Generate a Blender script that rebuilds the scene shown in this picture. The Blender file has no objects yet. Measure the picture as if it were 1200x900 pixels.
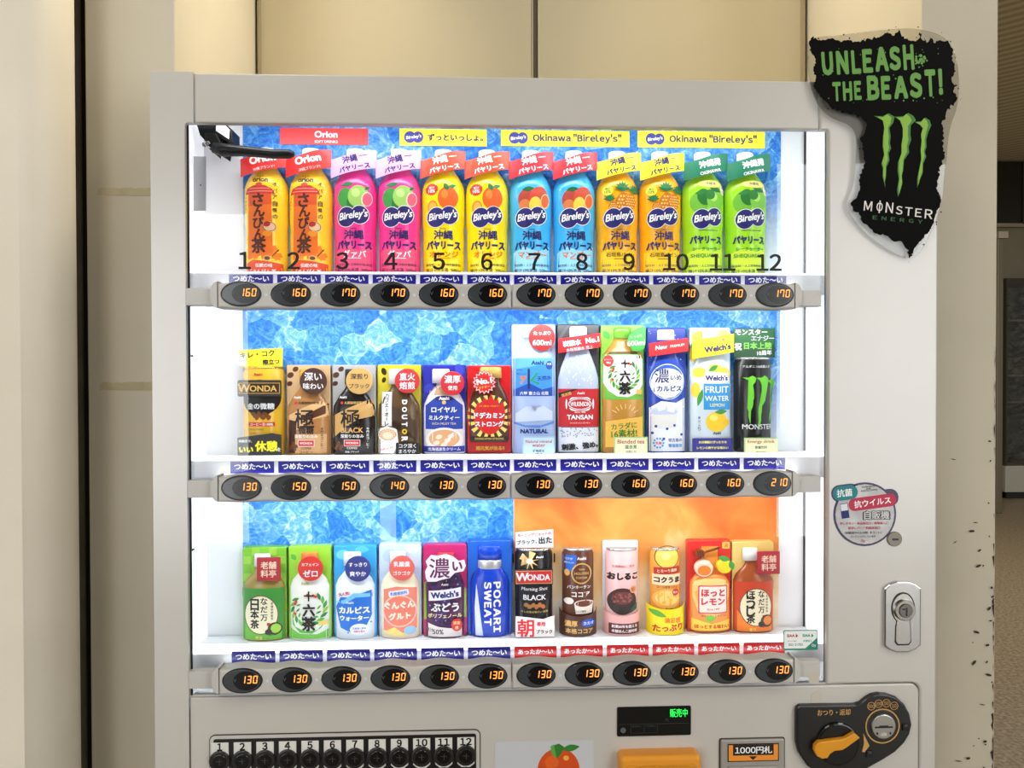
import bpy, bmesh, math, random
from mathutils import Vector, Matrix
random.seed(7)
C = bpy.context.scene.collection
SC = bpy.context.scene

# ------------------------------------------------------------------ camera, world, lights
F_PX = 900.0; DIST = 1.035; CAM_Z = 1.43
YAW, PITCH, ROLL = math.radians(2.4005), math.radians(-0.7056), math.radians(-0.1392)
cy, sy, cp, sp, cr, sr = math.cos(YAW), math.sin(YAW), math.cos(PITCH), math.sin(PITCH), math.cos(ROLL), math.sin(ROLL)
FWD = Vector((sy*cp, cy*cp, sp)); r0 = Vector((cy, -sy, 0)); u0 = r0.cross(FWD)
RIGHT = cr*r0 + sr*u0; UP = -sr*r0 + cr*u0
CAM = Vector((0, -DIST, CAM_Z))
cam = bpy.data.cameras.new('camera'); cam_o = bpy.data.objects.new('camera', cam); C.objects.link(cam_o)
cam.sensor_fit = 'HORIZONTAL'; cam.sensor_width = 36.0; cam.lens = 36.0*F_PX/1200
cam.clip_start = 0.02; cam.clip_end = 100
cam_o.matrix_world = Matrix(((RIGHT.x, UP.x, -FWD.x, CAM.x), (RIGHT.y, UP.y, -FWD.y, CAM.y), (RIGHT.z, UP.z, -FWD.z, CAM.z), (0, 0, 0, 1)))
SC.camera = cam_o
def at(x, y, Y=0.0):
    """the point of the plane at depth Y that the photograph shows at pixel x, y"""
    d = FWD + RIGHT*((x-600)/F_PX) - UP*((y-450)/F_PX)
    return CAM + d*((Y+DIST)/d.y)
def X(x, Y=0.0, y=450): return at(x, y, Y).x
def Z(y, Y=0.0, x=600): return at(x, y, Y).z

w = bpy.data.worlds.new('world'); SC.world = w; w.use_nodes = True
w.node_tree.nodes['Background'].inputs[0].default_value = (1.0, 0.95, 0.88, 1)
w.node_tree.nodes['Background'].inputs[1].default_value = 0.22
SC.view_settings.view_transform = 'Standard'; SC.view_settings.look = 'None'
SC.view_settings.exposure = 0.0; SC.view_settings.gamma = 1.0
SC.view_settings.use_curve_mapping = False
try:
    SC.cycles.use_denoising = True; SC.cycles.transparent_max_bounces = 24; SC.cycles.max_bounces = 8
    SC.cycles.sample_clamp_indirect = 6
except Exception: pass
def area(name, loc, target, sx, sy_, power, col):
    l = bpy.data.lights.new(name, 'AREA'); l.shape = 'RECTANGLE'; l.size = sx; l.size_y = sy_; l.energy = power; l.color = col
    o = bpy.data.objects.new(name, l); C.objects.link(o); o.location = loc
    d = Vector(target)-Vector(loc)
    if abs(d.x) < 1e-6:      # keep the long side along the world X axis
        o.rotation_euler = (math.atan2(d.y, -d.z), 0, 0)
    else: o.rotation_euler = d.to_track_quat('-Z', 'Y').to_euler()
    return o
WARM = (1.0, 0.96, 0.89); COOL = (0.95, 0.98, 1.0); CREAM = (1, 0.88, 0.68)
for hx, tx, pw in ((-0.95, -0.8, 24), (2.4, 1.9, 32)): area('hall_ceiling_lamp', (hx, -1.7, 3.6), (tx, -0.1, 1.0), 0.5, 1.4, pw, WARM)
area('hall_ceiling_lamp', (3.6, 3.6, 3.8), (3.6, 3.6, 0), 1.6, 1.6, 120, WARM)
for ax, tx in ((0.02, -0.47), (0.19, 0.68)):
    al = area('alcove_lamp', (ax, 0.22, 2.55), (tx, 0.26, 1.95), 0.2, 0.2, 2.3, CREAM); al.data.spread = math.radians(100)
# the machine's own light bars, hidden behind its button rails
for yy in (366, 586):
    area('display_light_bar', (0.045, 0.024, Z(yy)-0.001), (0.045, 0.115, Z(yy)-0.09), 0.80, 0.010, 1.1, COOL)
area('display_light_bar', (0.045, 0.030, Z(140)+0.02), (0.045, 0.10, Z(140)-0.12), 0.80, 0.012, 0.95, COOL)
for yy in (338, 559, 779):
    area('strip_light_bar', (0.045, 0.026, Z(yy)), (0.045, 0.040, Z(yy)+0.012), 0.80, 0.004, 0.10 if yy < 700 else 0.045, COOL)

# ------------------------------------------------------------------ materials
def lin(c):
    c = c/255.0
    return c/12.92 if c <= 0.04045 else ((c+0.055)/1.055)**2.4
def L3(col): return (lin(col[0]), lin(col[1]), lin(col[2]), 1)
MC = {}
def mat(col, rough=0.4, metal=0.0, emit=0.0, spec=0.5, coat=0.0):
    k = (col, rough, metal, emit, spec, coat)
    if k in MC: return MC[k]
    m = bpy.data.materials.new('surface_%d_%d_%d' % col); m.use_nodes = True
    b = m.node_tree.nodes['Principled BSDF']
    b.inputs['Base Color'].default_value = L3(col); b.inputs['Roughness'].default_value = rough
    b.inputs['Metallic'].default_value = metal; b.inputs['Specular IOR Level'].default_value = spec
    b.inputs['Coat Weight'].default_value = coat
    if emit:
        b.inputs['Emission Color'].default_value = L3(col); b.inputs['Emission Strength'].default_value = emit
    MC[k] = m; return m
def ink(col): return mat(tuple(col), 0.45, 0, 0, 0.35)
def noisy(name, c1, c2, scale, rough=0.5, bump=0.0, detail=4, stretch=(1, 1, 1), lo=0.35, hi=0.65, bscale=None, spec=0.5, coat=0.0):
    m = bpy.data.materials.new(name); m.use_nodes = True; nt = m.node_tree; N = nt.nodes; K = nt.links
    b = N['Principled BSDF']; tc = N.new('ShaderNodeTexCoord'); mp = N.new('ShaderNodeMapping'); mp.inputs['Scale'].default_value = stretch
    n = N.new('ShaderNodeTexNoise'); n.inputs['Scale'].default_value = scale; n.inputs['Detail'].default_value = detail
    r = N.new('ShaderNodeValToRGB'); r.color_ramp.elements[0].position = lo; r.color_ramp.elements[1].position = hi
    r.color_ramp.elements[0].color = L3(c1); r.color_ramp.elements[1].color = L3(c2)
    K.new(tc.outputs['Object'], mp.inputs[0]); K.new(mp.outputs[0], n.inputs['Vector']); K.new(n.outputs['Fac'], r.inputs[0]); K.new(r.outputs[0], b.inputs['Base Color'])
    b.inputs['Roughness'].default_value = rough; b.inputs['Specular IOR Level'].default_value = spec; b.inputs['Coat Weight'].default_value = coat; b.inputs['Coat Roughness'].default_value = 0.22
    if bump:
        n2 = N.new('ShaderNodeTexNoise'); n2.inputs['Scale'].default_value = bscale or scale*8; K.new(mp.outputs[0], n2.inputs['Vector'])
        bp = N.new('ShaderNodeBump'); bp.inputs['Strength'].default_value = bump; bp.inputs['Distance'].default_value = 0.002
        K.new(n2.outputs['Fac'], bp.inputs['Height']); K.new(bp.outputs[0], b.inputs['Normal'])
    return m
def clear(name, tint=(255, 255, 255), gloss=0.0, fres=1.45):
    m = bpy.data.materials.new(name); m.use_nodes = True; nt = m.node_tree; N = nt.nodes; K = nt.links
    for n in list(N): N.remove(n)
    o = N.new('ShaderNodeOutputMaterial'); mx = N.new('ShaderNodeMixShader'); t = N.new('ShaderNodeBsdfTransparent'); g = N.new('ShaderNodeBsdfGlossy')
    t.inputs[0].default_value = L3(tint); g.inputs['Roughness'].default_value = gloss; f = N.new('ShaderNodeFresnel'); f.inputs[0].default_value = fres
    K.new(f.outputs[0], mx.inputs[0]); K.new(t.outputs[0], mx.inputs[1]); K.new(g.outputs[0], mx.inputs[2]); K.new(mx.outputs[0], o.inputs[0])
    return m
def ice_mat():
    m = bpy.data.materials.new('ice_print'); m.use_nodes = True; nt = m.node_tree; N = nt.nodes; K = nt.links
    b = N['Principled BSDF']; b.inputs['Roughness'].default_value = 0.5; b.inputs['Specular IOR Level'].default_value = 0.2
    tc = N.new('ShaderNodeTexCoord')
    def math_(op, x, y=None, z=None):
        n = N.new('ShaderNodeMath'); n.operation = op
        for i, q in enumerate((x, y, z)):
            if q is None: continue
            if isinstance(q, (int, float)): n.inputs[i].default_value = q
            else: K.new(q, n.inputs[i])
        return n.outputs[0]
    def warp(scale, amt):
        n = N.new('ShaderNodeTexNoise'); n.inputs['Scale'].default_value = scale; n.inputs['Detail'].default_value = 4
        va = N.new('ShaderNodeVectorMath'); va.operation = 'SCALE'; va.inputs['Scale'].default_value = amt
        vb = N.new('ShaderNodeVectorMath'); vb.operation = 'ADD'
        K.new(tc.outputs['Object'], n.inputs['Vector']); K.new(n.outputs['Color'], va.inputs[0]); K.new(tc.outputs['Object'], vb.inputs[0]); K.new(va.outputs[0], vb.inputs[1]); return vb.outputs[0]
    w1 = warp(20, 0.036)
    v = N.new('ShaderNodeTexVoronoi'); v.feature = 'DISTANCE_TO_EDGE'; v.inputs['Scale'].default_value = 25; K.new(w1, v.inputs['Vector'])
    v2 = N.new('ShaderNodeTexVoronoi'); v2.inputs['Scale'].default_value = 25; K.new(w1, v2.inputs['Vector'])
    v3 = N.new('ShaderNodeTexVoronoi'); v3.feature = 'DISTANCE_TO_EDGE'; v3.inputs['Scale'].default_value = 66; K.new(warp(70, 0.012), v3.inputs['Vector'])
    n3 = N.new('ShaderNodeTexNoise'); n3.inputs['Scale'].default_value = 60; n3.inputs['Detail'].default_value = 7; n3.inputs['Distortion'].default_value = 2.2; n3.inputs['Roughness'].default_value = 0.62; K.new(tc.outputs['Object'], n3.inputs['Vector'])
    sx = N.new('ShaderNodeSeparateColor'); K.new(v2.outputs['Color'], sx.inputs[0])
    f = math_('MULTIPLY_ADD', n3.outputs['Fac'], 1.25, -0.28)
    f = math_('MULTIPLY_ADD', sx.outputs[0], 0.36, f)
    e1 = math_('MAXIMUM', math_('MULTIPLY_ADD', v.outputs['Distance'], -3.0, 0.12), 0.0)
    e2 = math_('MAXIMUM', math_('MULTIPLY_ADD', v3.outputs['Distance'], -2.0, 0.06), 0.0)
    f = math_('ADD', f, math_('ADD', e1, e2))
    r = N.new('ShaderNodeValToRGB'); e = r.color_ramp.elements; K.new(f, r.inputs[0])
    e[0].position = 0.24; e[0].color = L3((24, 92, 190)); e[1].position = 0.98; e[1].color = L3((214, 234, 248))
    x = e.new(0.48); x.color = L3((60, 134, 214)); x = e.new(0.70); x.color = L3((112, 174, 230))
    # the print's colour runs out into near white towards its bottom edge
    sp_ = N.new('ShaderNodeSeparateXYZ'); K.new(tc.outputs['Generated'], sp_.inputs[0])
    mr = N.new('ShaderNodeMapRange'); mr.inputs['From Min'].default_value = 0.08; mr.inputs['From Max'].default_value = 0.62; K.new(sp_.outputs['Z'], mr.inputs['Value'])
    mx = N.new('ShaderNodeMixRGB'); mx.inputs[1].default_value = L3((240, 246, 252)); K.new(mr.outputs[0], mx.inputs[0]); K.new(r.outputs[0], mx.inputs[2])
    K.new(mx.outputs[0], b.inputs['Base Color']); return m
def steam_mat():
    m = bpy.data.materials.new('warm_steam_print'); m.use_nodes = True; nt = m.node_tree; N = nt.nodes; K = nt.links
    b = N['Principled BSDF']; b.inputs['Roughness'].default_value = 0.5; b.inputs['Specular IOR Level'].default_value = 0.2
    tc = N.new('ShaderNodeTexCoord'); mp = N.new('ShaderNodeMapping'); mp.inputs['Scale'].default_value = (1, 1, 0.8); K.new(tc.outputs['Object'], mp.inputs[0])
    n = N.new('ShaderNodeTexNoise'); n.inputs['Scale'].default_value = 9; n.inputs['Detail'].default_value = 4; n.inputs['Distortion'].default_value = 1.2; K.new(mp.outputs[0], n.inputs['Vector'])
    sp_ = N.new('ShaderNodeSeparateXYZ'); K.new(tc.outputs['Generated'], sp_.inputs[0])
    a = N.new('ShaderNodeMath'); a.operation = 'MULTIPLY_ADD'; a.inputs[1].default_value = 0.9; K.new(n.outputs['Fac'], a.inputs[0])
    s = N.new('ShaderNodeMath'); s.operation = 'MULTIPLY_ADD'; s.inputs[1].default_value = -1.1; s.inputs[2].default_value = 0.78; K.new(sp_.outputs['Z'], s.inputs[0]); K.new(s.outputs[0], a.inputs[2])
    r = N.new('ShaderNodeValToRGB'); e = r.color_ramp.elements
    e[0].position = 0.0; e[0].color = L3((204, 80, 34)); e[1].position = 1.0; e[1].color = L3((250, 240, 222))
    x = e.new(0.30); x.color = L3((212, 112, 50)); x = e.new(0.52); x.color = L3((222, 152, 76)); x = e.new(0.75); x.color = L3((236, 204, 150))
    K.new(a.outputs[0], r.inputs[0]); K.new(r.outputs[0], b.inputs['Base Color']); return m

# ------------------------------------------------------------------ text outlines (built-in font)
TX = {}; GL_ = {}
def raw_text(s):
    if s in GL_: return GL_[s]
    c = bpy.data.curves.new('lettering', 'FONT'); c.body = s; c.resolution_u = 3; c.fill_mode = 'FRONT'
    o = bpy.data.objects.new('lettering', c); m = bpy.data.meshes.new_from_object(o)
    vs = [(v.co.x, v.co.y) for v in m.vertices]; fs = [tuple(p.vertices) for p in m.polygons]
    bpy.data.objects.remove(o); bpy.data.curves.remove(c); bpy.data.meshes.remove(m)
    GL_[s] = (vs, fs); return GL_[s]
def text_mesh(s, bold=0.0, sans=False, gap=0.085):
    k = (s, bold, sans, gap)
    if k in TX: return TX[k]
    if sans:                       # plain sans capitals and figures, set letter by letter
        vs = []; fs = []; x = 0
        for ch in s:
            if ch == ' ': x += 0.28; continue
            g, f = raw_text(chr(ord(ch)+0xFEE0) if 33 <= ord(ch) <= 126 else ch); a = min(v[0] for v in g); b = max(v[0] for v in g); n = len(vs)
            vs += [(v[0]-a+x, v[1]) for v in g]; fs += [tuple(i+n for i in q) for q in f]; x += b-a+gap+(bold if bold > 0.04 else 0)
    else: vs, fs = raw_text(s)
    x0 = min(v[0] for v in vs); x1 = max(v[0] for v in vs); y0 = min(v[1] for v in vs); y1 = max(v[1] for v in vs)
    TX[k] = ([(v[0]-(x0+x1)/2, v[1]-(y0+y1)/2) for v in vs], fs, x1-x0, y1-y0)
    return TX[k]

# ------------------------------------------------------------------ a mesh part: solid shapes plus flat print laid on its front
def rot2(pts, a, cx=0, cv=0):
    a = math.radians(a); c, s = math.cos(a), math.sin(a)
    return [(cx+x*c-y*s, cv+x*s+y*c) for x, y in pts]
def ell(cx, cv, rx, ry, rot=0, n=28):
    return rot2([(rx*math.cos(2*math.pi*i/n), ry*math.sin(2*math.pi*i/n)) for i in range(n)], rot, cx, cv)
def rrect(cx, cv, w_, h, rad=0, rot=0, n=5):
    rad = min(rad, w_/2-1e-6, h/2-1e-6); x, y = w_/2, h/2
    if rad <= 0: p = [(-x, -y), (x, -y), (x, y), (-x, y)]
    else:
        p = []
        for ccx, ccy, a0 in ((x-rad, -y+rad, -90), (x-rad, y-rad, 0), (-x+rad, y-rad, 90), (-x+rad, -y+rad, 180)):
            for i in range(n+1):
                a = math.radians(a0+90*i/n); p.append((ccx+rad*math.cos(a), ccy+rad*math.sin(a)))
    return rot2(p, rot, cx, cv)
def burst(cx, cv, r1, r2, n, rot=0):
    return rot2([((r1 if i % 2 else r2)*math.cos(math.pi*i/n), (r1 if i % 2 else r2)*math.sin(math.pi*i/n)) for i in range(2*n)], rot, cx, cv)
def as_mat(c): return c if isinstance(c, bpy.types.Material) else ink(c)
class Part:
    def __init__(s, S=1.0, y=0.0, eps=0.00003):
        s.S = S; s.bm = bmesh.new(); s.mats = []; s.surf = None; s.y = y; s.n = 0; s.eps = eps/S; s.base = 0.12 if S < 0.1 else 0.0001
    def mi(s, c):
        m = as_mat(c)
        if m not in s.mats: s.mats.append(m)
        return s.mats.index(m)
    def _add(s, vs, fs, c, smooth=False):
        i = s.mi(c); bv = [s.bm.verts.new(Vector(v)*s.S) for v in vs]
        for f in fs:
            try: q = s.bm.faces.new([bv[k] for k in f]); q.material_index = i; q.smooth = smooth
            except ValueError: pass
    # ---- solids (units: u right, y depth away from viewer, v up)
    def box(s, x0, x1, y0, y1, z0, z1, c, bev=0.0, seg=2):
        s.prism([(x0, z0), (x1, z0), (x1, z1), (x0, z1)], y0, y1, c, bev, seg)
    def prism(s, pts, y0, y1, c, bev=0.0, seg=2):
        t = bmesh.new(); f = [t.verts.new((x, y0, z)) for x, z in pts]; b = [t.verts.new((x, y1, z)) for x, z in pts]
        ff = t.faces.new(f); t.faces.new(b[::-1]); n = len(f)
        for i in range(n): t.faces.new((f[i], b[i], b[(i+1) % n], f[(i+1) % n]))
        bmesh.ops.recalc_face_normals(t, faces=t.faces)
        if bev:
            bmesh.ops.bevel(t, geom=list(ff.edges), offset=bev, segments=seg, profile=0.5, affect='EDGES', clamp_overlap=True)
        s.take(t, c)
    def take(s, t, c, smooth=False):
        t.verts.index_update(); s._add([v.co.copy() for v in t.verts], [[v.index for v in f.verts] for f in t.faces], c, smooth); t.free()
    def lathe(s, prof, k, c, uc=0.0, yc=0.0, n=28, full=False):
        vs = []; fs = []; a0, a1 = (-math.pi, math.pi) if full else (-math.pi/2, math.pi/2)
        for v, r in prof:
            for i in range(n+1):
                a = a0+(a1-a0)*i/n; vs.append((uc+r*math.sin(a), yc-k*r*math.cos(a), v))
        m = n+1
        for j in range(len(prof)-1):
            for i in range(n): fs.append((j*m+i, j*m+i+1, (j+1)*m+i+1, (j+1)*m+i))
        fs.append(tuple(range(m))[::-1]); fs.append(tuple(range((len(prof)-1)*m, len(prof)*m)))
        s._add(vs, fs, c, True)
    def tube(s, pts, rad, c, n=14):
        vs = []; fs = []; rads = rad if isinstance(rad, (list, tuple)) else [rad]*len(pts); P_ = [Vector(p) for p in pts]
        for j, p in enumerate(P_):
            d = (P_[min(j+1, len(P_)-1)]-P_[max(j-1, 0)]).normalized(); a = d.orthogonal().normalized()
            if j and (a-prev).length > 1: a = -a
            prev = a; b = d.cross(a)
            for i in range(n): vs.append(p+rads[j]*(a*math.cos(2*math.pi*i/n)+b*math.sin(2*math.pi*i/n)))
        for j in range(len(P_)-1):
            for i in range(n): fs.append((j*n+i, j*n+(i+1) % n, (j+1)*n+(i+1) % n, (j+1)*n+i))
        fs.append(tuple(range(n))[::-1]); fs.append(tuple(range((len(P_)-1)*n, len(P_)*n)))
        s._add(vs, fs, c, True)
    # ---- print
    def wrap(s, prof, k, uc=0.0, yc=0.0):
        def f(u, v):
            v = min(max(v, prof[0][0]), prof[-1][0]); r = prof[-1][1]
            for (v0, r0_), (v1, r1_) in zip(prof, prof[1:]):
                if v0 <= v <= v1: r = r0_ if v1 == v0 else r0_+(r1_-r0_)*(v-v0)/(v1-v0); break
            return yc-k*math.sqrt(max(r*r-(u-uc)**2, 0.0))
        s.surf = f; s.vcuts = [p[0] for p in prof]; return s
    def flat(s, y): s.surf = None; s.y = y; return s
    def _print(s, vs, fs, c, shifts=((0, 0),)):
        s.n += 1; off = s.base+s.eps*s.n
        if s.surf is None:
            for j, (a, b) in enumerate(shifts): s._add([(u+a, s.y-off-j*s.eps*0.09, v+b) for u, v in vs], fs, c)
            return
        t = bmesh.new(); bv = [t.verts.new((u, 0, v)) for u, v in vs]
        for f in fs:
            try: t.faces.new([bv[k] for k in f])
            except ValueError: pass
        bmesh.ops.triangulate(t, faces=[f for f in t.faces if len(f.verts) > 4])
        us = [u for u, v in vs]; zs = [v for u, v in vs]
        cuts = [(q*3.0, 'u') for q in range(math.ceil(min(us)/3.0), math.floor(max(us)/3.0)+1)]+[(q, 'v') for q in s.vcuts if min(zs) < q < max(zs)]
        for q, ax in cuts:
            bmesh.ops.bisect_plane(t, geom=t.verts[:]+t.edges[:]+t.faces[:], plane_co=(q, 0, 0) if ax == 'u' else (0, 0, q), plane_no=(1, 0, 0) if ax == 'u' else (0, 0, 1), dist=1e-5)
        t.verts.index_update(); q = [(v.co.x, v.co.z) for v in t.verts]; ff = [[v.index for v in f.verts] for f in t.faces]; t.free()
        for j, (a, b) in enumerate(shifts): s._add([(u+a, s.surf(u+a, v+b)-off-j*s.eps*0.09, v+b) for u, v in q], ff, c)
    def P(s, pts, c):
        a = sum(p[0]*q[1]-q[0]*p[1] for p, q in zip(pts, pts[1:]+pts[:1]))
        if a < 0: pts = pts[::-1]
        s._print(pts, [tuple(range(len(pts)))], c); return s
    def R(s, cx, cv, w_, h, c, rad=0, rot=0): return s.P(rrect(cx, cv, w_, h, rad, rot), c)
    def E(s, cx, cv, rx, ry, c, rot=0): return s.P(ell(cx, cv, rx, ry, rot), c)
    def B(s, cx, cv, r1, r2, n, c, rot=0): return s.P(burst(cx, cv, r1, r2, n, rot), c)
    def ring(s, cx, cv, rx, ry, t, c, n=32):
        o = ell(cx, cv, rx, ry, 0, n); i_ = ell(cx, cv, rx-t, ry-t, 0, n)
        s._print(o+i_, [(i, (i+1) % n, n+(i+1) % n, n+i) for i in range(n)], c); return s
    def T(s, txt, cx, cv, h=None, c=(20, 20, 20), w=None, rot=0, shear=0.0, bold=0.02, sans=False, gap=0.085):
        vs, fs, tw, th = text_mesh(txt, bold, sans, gap)
        if h is None: sx = sy2 = w/tw
        elif w is None: sx = sy2 = h/th
        else: sx, sy2 = w/tw, h/th
        sh = [(0, 0)]
        if bold > 0.004:           # heavier weight: the outline laid several times, slightly shifted
            d = bold*0.75; sh = [(-d, -d*0.7), (d, -d*0.7), (-d, d*0.7), (d, d*0.7)]+([(0, 0), (0, d), (0, -d), (d, 0), (-d, 0)] if bold > 0.035 else [])
            sx *= tw/(tw+2*d); sy2 *= th/(th+1.4*d)
        s._print(rot2([(x*sx+y*sy2*shear, y*sy2) for x, y in vs], rot, cx, cv), fs, c, rot2([(x*sx, y*sy2) for x, y in sh], rot)); return s
    def TV(s, txt, cx, top, step, h, c, bold=0.02):
        for i, ch in enumerate(txt): s.T(ch, cx, top-step*(i+0.5), None, c, w=h, bold=bold) if ch not in 'ー・ -' else s.R(cx, top-step*(i+0.5), h*0.14, h*0.7, c)
        return s
    def leaf(s, cx, cv, ln, wd, rot, c):
        n = 7; p = [(ln*(i/n-0.5), wd/2*math.sin(math.pi*i/n)) for i in range(n+1)]+[(ln*(i/n-0.5), -wd/2*math.sin(math.pi*i/n)) for i in range(n-1, 0, -1)]
        return s.P(rot2(p, rot, cx, cv), c)
    def seg7(s, txt, x0, v0, w_, h, gap, c, t=0.125, slant=0.12):
        on = {'0': 'abcdef', '1': 'bc', '2': 'abged', '3': 'abgcd', '4': 'fgbc', '5': 'afgcd', '6': 'afgedc', '7': 'fabc', '8': 'abcdefg', '9': 'abcdfg'}
        t = t*h; vs = []; fs = []
        for i, ch in enumerate(txt):
            ox = x0+i*(w_+gap); hh = h/2
            bars = {'a': (t*.6, h-t, w_-t*.6, h), 'd': (t*.6, 0, w_-t*.6, t), 'g': (t*.6, hh-t/2, w_-t*.6, hh+t/2), 'b': (w_-t, hh+t*.25, w_, h-t*.4), 'c': (w_-t, t*.4, w_, hh-t*.25), 'f': (0, hh+t*.25, t, h-t*.4), 'e': (0, t*.4, t, hh-t*.25)}
            for k in on[ch]:
                a, b_, c_, d = bars[k]; n = len(vs)
                vs += [(ox+x+slant*y, v0+y) for x, y in ((a, b_), (c_, b_), (c_, d), (a, d))]; fs.append((n, n+1, n+2, n+3))
        s._print(vs, fs, c); return s
    def build(s, name, parent=None, loc=(0, 0, 0)):
        me = bpy.data.meshes.new(name)
        s.bm.to_mesh(me); s.bm.free()
        for m in s.mats: me.materials.append(m)
        o = bpy.data.objects.new(name, me); C.objects.link(o); o.location = loc
        if parent is not None: o.parent = parent
        return o
def tag(o, label=None, cat=None, group=None, kind=None):
    for k, v in (('label', label), ('category', cat), ('group', group), ('kind', kind)):
        if v: o[k] = v
    return o
def empty(name, loc, label, cat, group=None):
    o = bpy.data.objects.new(name, None); o.empty_display_size = 0.02; C.objects.link(o); o.location = loc
    return tag(o, label, cat, group)

# ------------------------------------------------------------------ the setting
YW = 0.14          # face of the walls either side of the alcove
YB = 0.585          # back wall of the alcove
def struct(p, name): return tag(p.build(name), kind='structure')
wall_paint = noisy('greige_wall_paint', (178, 170, 149), (187, 179, 159), 3, 0.55, 0.08, bscale=220)
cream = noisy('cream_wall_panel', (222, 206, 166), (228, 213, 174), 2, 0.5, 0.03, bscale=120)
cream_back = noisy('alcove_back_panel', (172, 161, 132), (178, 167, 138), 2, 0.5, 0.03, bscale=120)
column_paint = noisy('column_cream_paint', (220, 212, 193), (228, 220, 203), 4, 0.55, 0.12, bscale=150)
floor_m = noisy('terrazzo', (112, 96, 72), (150, 134, 106), 60, 0.45, 0, detail=6, lo=0.4, hi=0.62)
dark = mat((30, 27, 22), 0.7)
grey_trim = noisy('grey_metal_trim', (84, 78, 64), (98, 92, 76), 12, 0.45)
p = Part(); p.box(-4, 9, -7, 9.2, -0.1, 0, floor_m); struct(p, 'floor')
def ceil_mat():
    m = bpy.data.materials.new('ribbed_ceiling'); m.use_nodes = True; nt = m.node_tree; N = nt.nodes; K = nt.links
    b = N['Principled BSDF']; tc = N.new('ShaderNodeTexCoord'); wv = N.new('ShaderNodeTexWave'); wv.inputs['Scale'].default_value = 4.2; wv.bands_direction = 'DIAGONAL'
    r = N.new('ShaderNodeValToRGB'); r.color_ramp.elements[0].color = L3((176, 158, 118)); r.color_ramp.elements[1].color = L3((214, 196, 154))
    K.new(tc.outputs['Object'], wv.inputs['Vector']); K.new(wv.outputs['Fac'], r.inputs[0]); K.new(r.outputs[0], b.inputs['Base Color']); b.inputs['Roughness'].default_value = 0.6
    return m
p = Part(); p.box(-4, 9, -7, 9.2, 3.95, 4.05, ceil_mat()); struct(p, 'ceiling')
# wall to the left of the alcove, and to the right (a pier with a chipped corner)
xa0, xa1 = X(103, YW), X(205, YW, 40); xb0, xb1 = X(1079.5, YW, 40), X(1168, YW, 450)
p = Part(); p.box(xa0, xa1, YW, YB+0.1, 0, 3.95, noisy('greige_wall_paint', (188, 180, 159), (196, 188, 168), 3, 0.55, 0.08, bscale=220), 0.002); struct(p, 'wall_left')  # same paint as the pier, lightened to stand in for missing light
p = Part(); p.box(xb0, xb1, YW, YB+0.1, 0, 3.95, wall_paint, 0.003)
p.flat(YW)
chip = mat((48, 34, 24), 0.8)
for i in range(46):
    z = random.uniform(CAM_Z-0.72, CAM_Z+0.05); big = 0.35+0.65*max(0, (CAM_Z-0.05-z)/0.6)
    p.P([(xb1-0.0022-random.uniform(0.001, 0.007)*big, z+random.uniform(0.002, 0.01)), (xb1-0.0030, z-random.uniform(0.002, 0.012)), (xb1-0.0028, z+random.uniform(0.006, 0.02))], chip)
for i in range(34):
    z = random.uniform(CAM_Z-0.75, CAM_Z-0.1); x = xb1-0.004-abs(random.gauss(0, 0.028)); s_ = random.uniform(0.0007, 0.002)
    p.E(x, z, s_*random.uniform(1, 3), s_, chip, random.uniform(-40, 60))
for px_, py_, ln in ((1116, 538, 8), (1118, 635, 6), (1142, 612, 7), (1122, 891, 10), (1150, 825, 8)):
    q = at(px_, py_, YW); p.leaf(q.x, q.z, ln*0.0013, 0.0016, random.uniform(-15, 50), chip)
struct(p, 'wall_right')
# alcove: two side returns and a panelled back
p = Part(); p.box(xa1-0.02, xb1, YB, YB+0.1, 0, 3.95, dark)
bx = [X(303, YB, 50), X(622, YB, 50), X(629.5, YB, 50), X(941, YB, 50)]
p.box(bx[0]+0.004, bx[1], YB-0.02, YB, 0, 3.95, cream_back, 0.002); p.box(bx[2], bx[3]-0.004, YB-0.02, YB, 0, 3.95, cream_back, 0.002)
struct(p, 'wall_back')
p = Part(); p.box((bx[1]+bx[2])/2-0.0125/2, bx[2]-0.001, YB-0.012, YB-0.002, 0, 3.95, mat((84, 74, 56), 0.5)); p.box(bx[1]+0.001, bx[1]+0.004, YB-0.016, YB-0.002, 0, 3.95, mat((170, 158, 128), 0.5)); tag(p.build('trim_1'), kind='structure')
for nm, xw, xf in (('wall_return_left', bx[0], xa1), ('wall_return_right', bx[3], xb0)):
    p = Part(); t = 0.02 if nm.endswith('right') else -0.02
    vs = [(xw, YB, 0), (xf, YW+0.004, 0), (xf, YW+0.004, 3.95), (xw, YB, 3.95), (xw+t, YB+0.01, 0), (xf+t*0.2, YW+0.02, 0), (xf+t*0.2, YW+0.02, 3.95), (xw+t, YB+0.01, 3.95)]
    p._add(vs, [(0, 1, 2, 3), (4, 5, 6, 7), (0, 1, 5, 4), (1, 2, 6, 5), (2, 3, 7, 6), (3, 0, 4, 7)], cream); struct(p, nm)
for nm, px_ in (('trim_2', 303.5), ('trim_3', 941.5)):
    p = Part(); xx = X(px_, YB-0.03, 50); p.box(xx-0.0022, xx+0.0022, YB-0.034, YB-0.014, 0, 3.95, mat((138, 126, 98), 0.5)); tag(p.build(nm), kind='structure')
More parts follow.
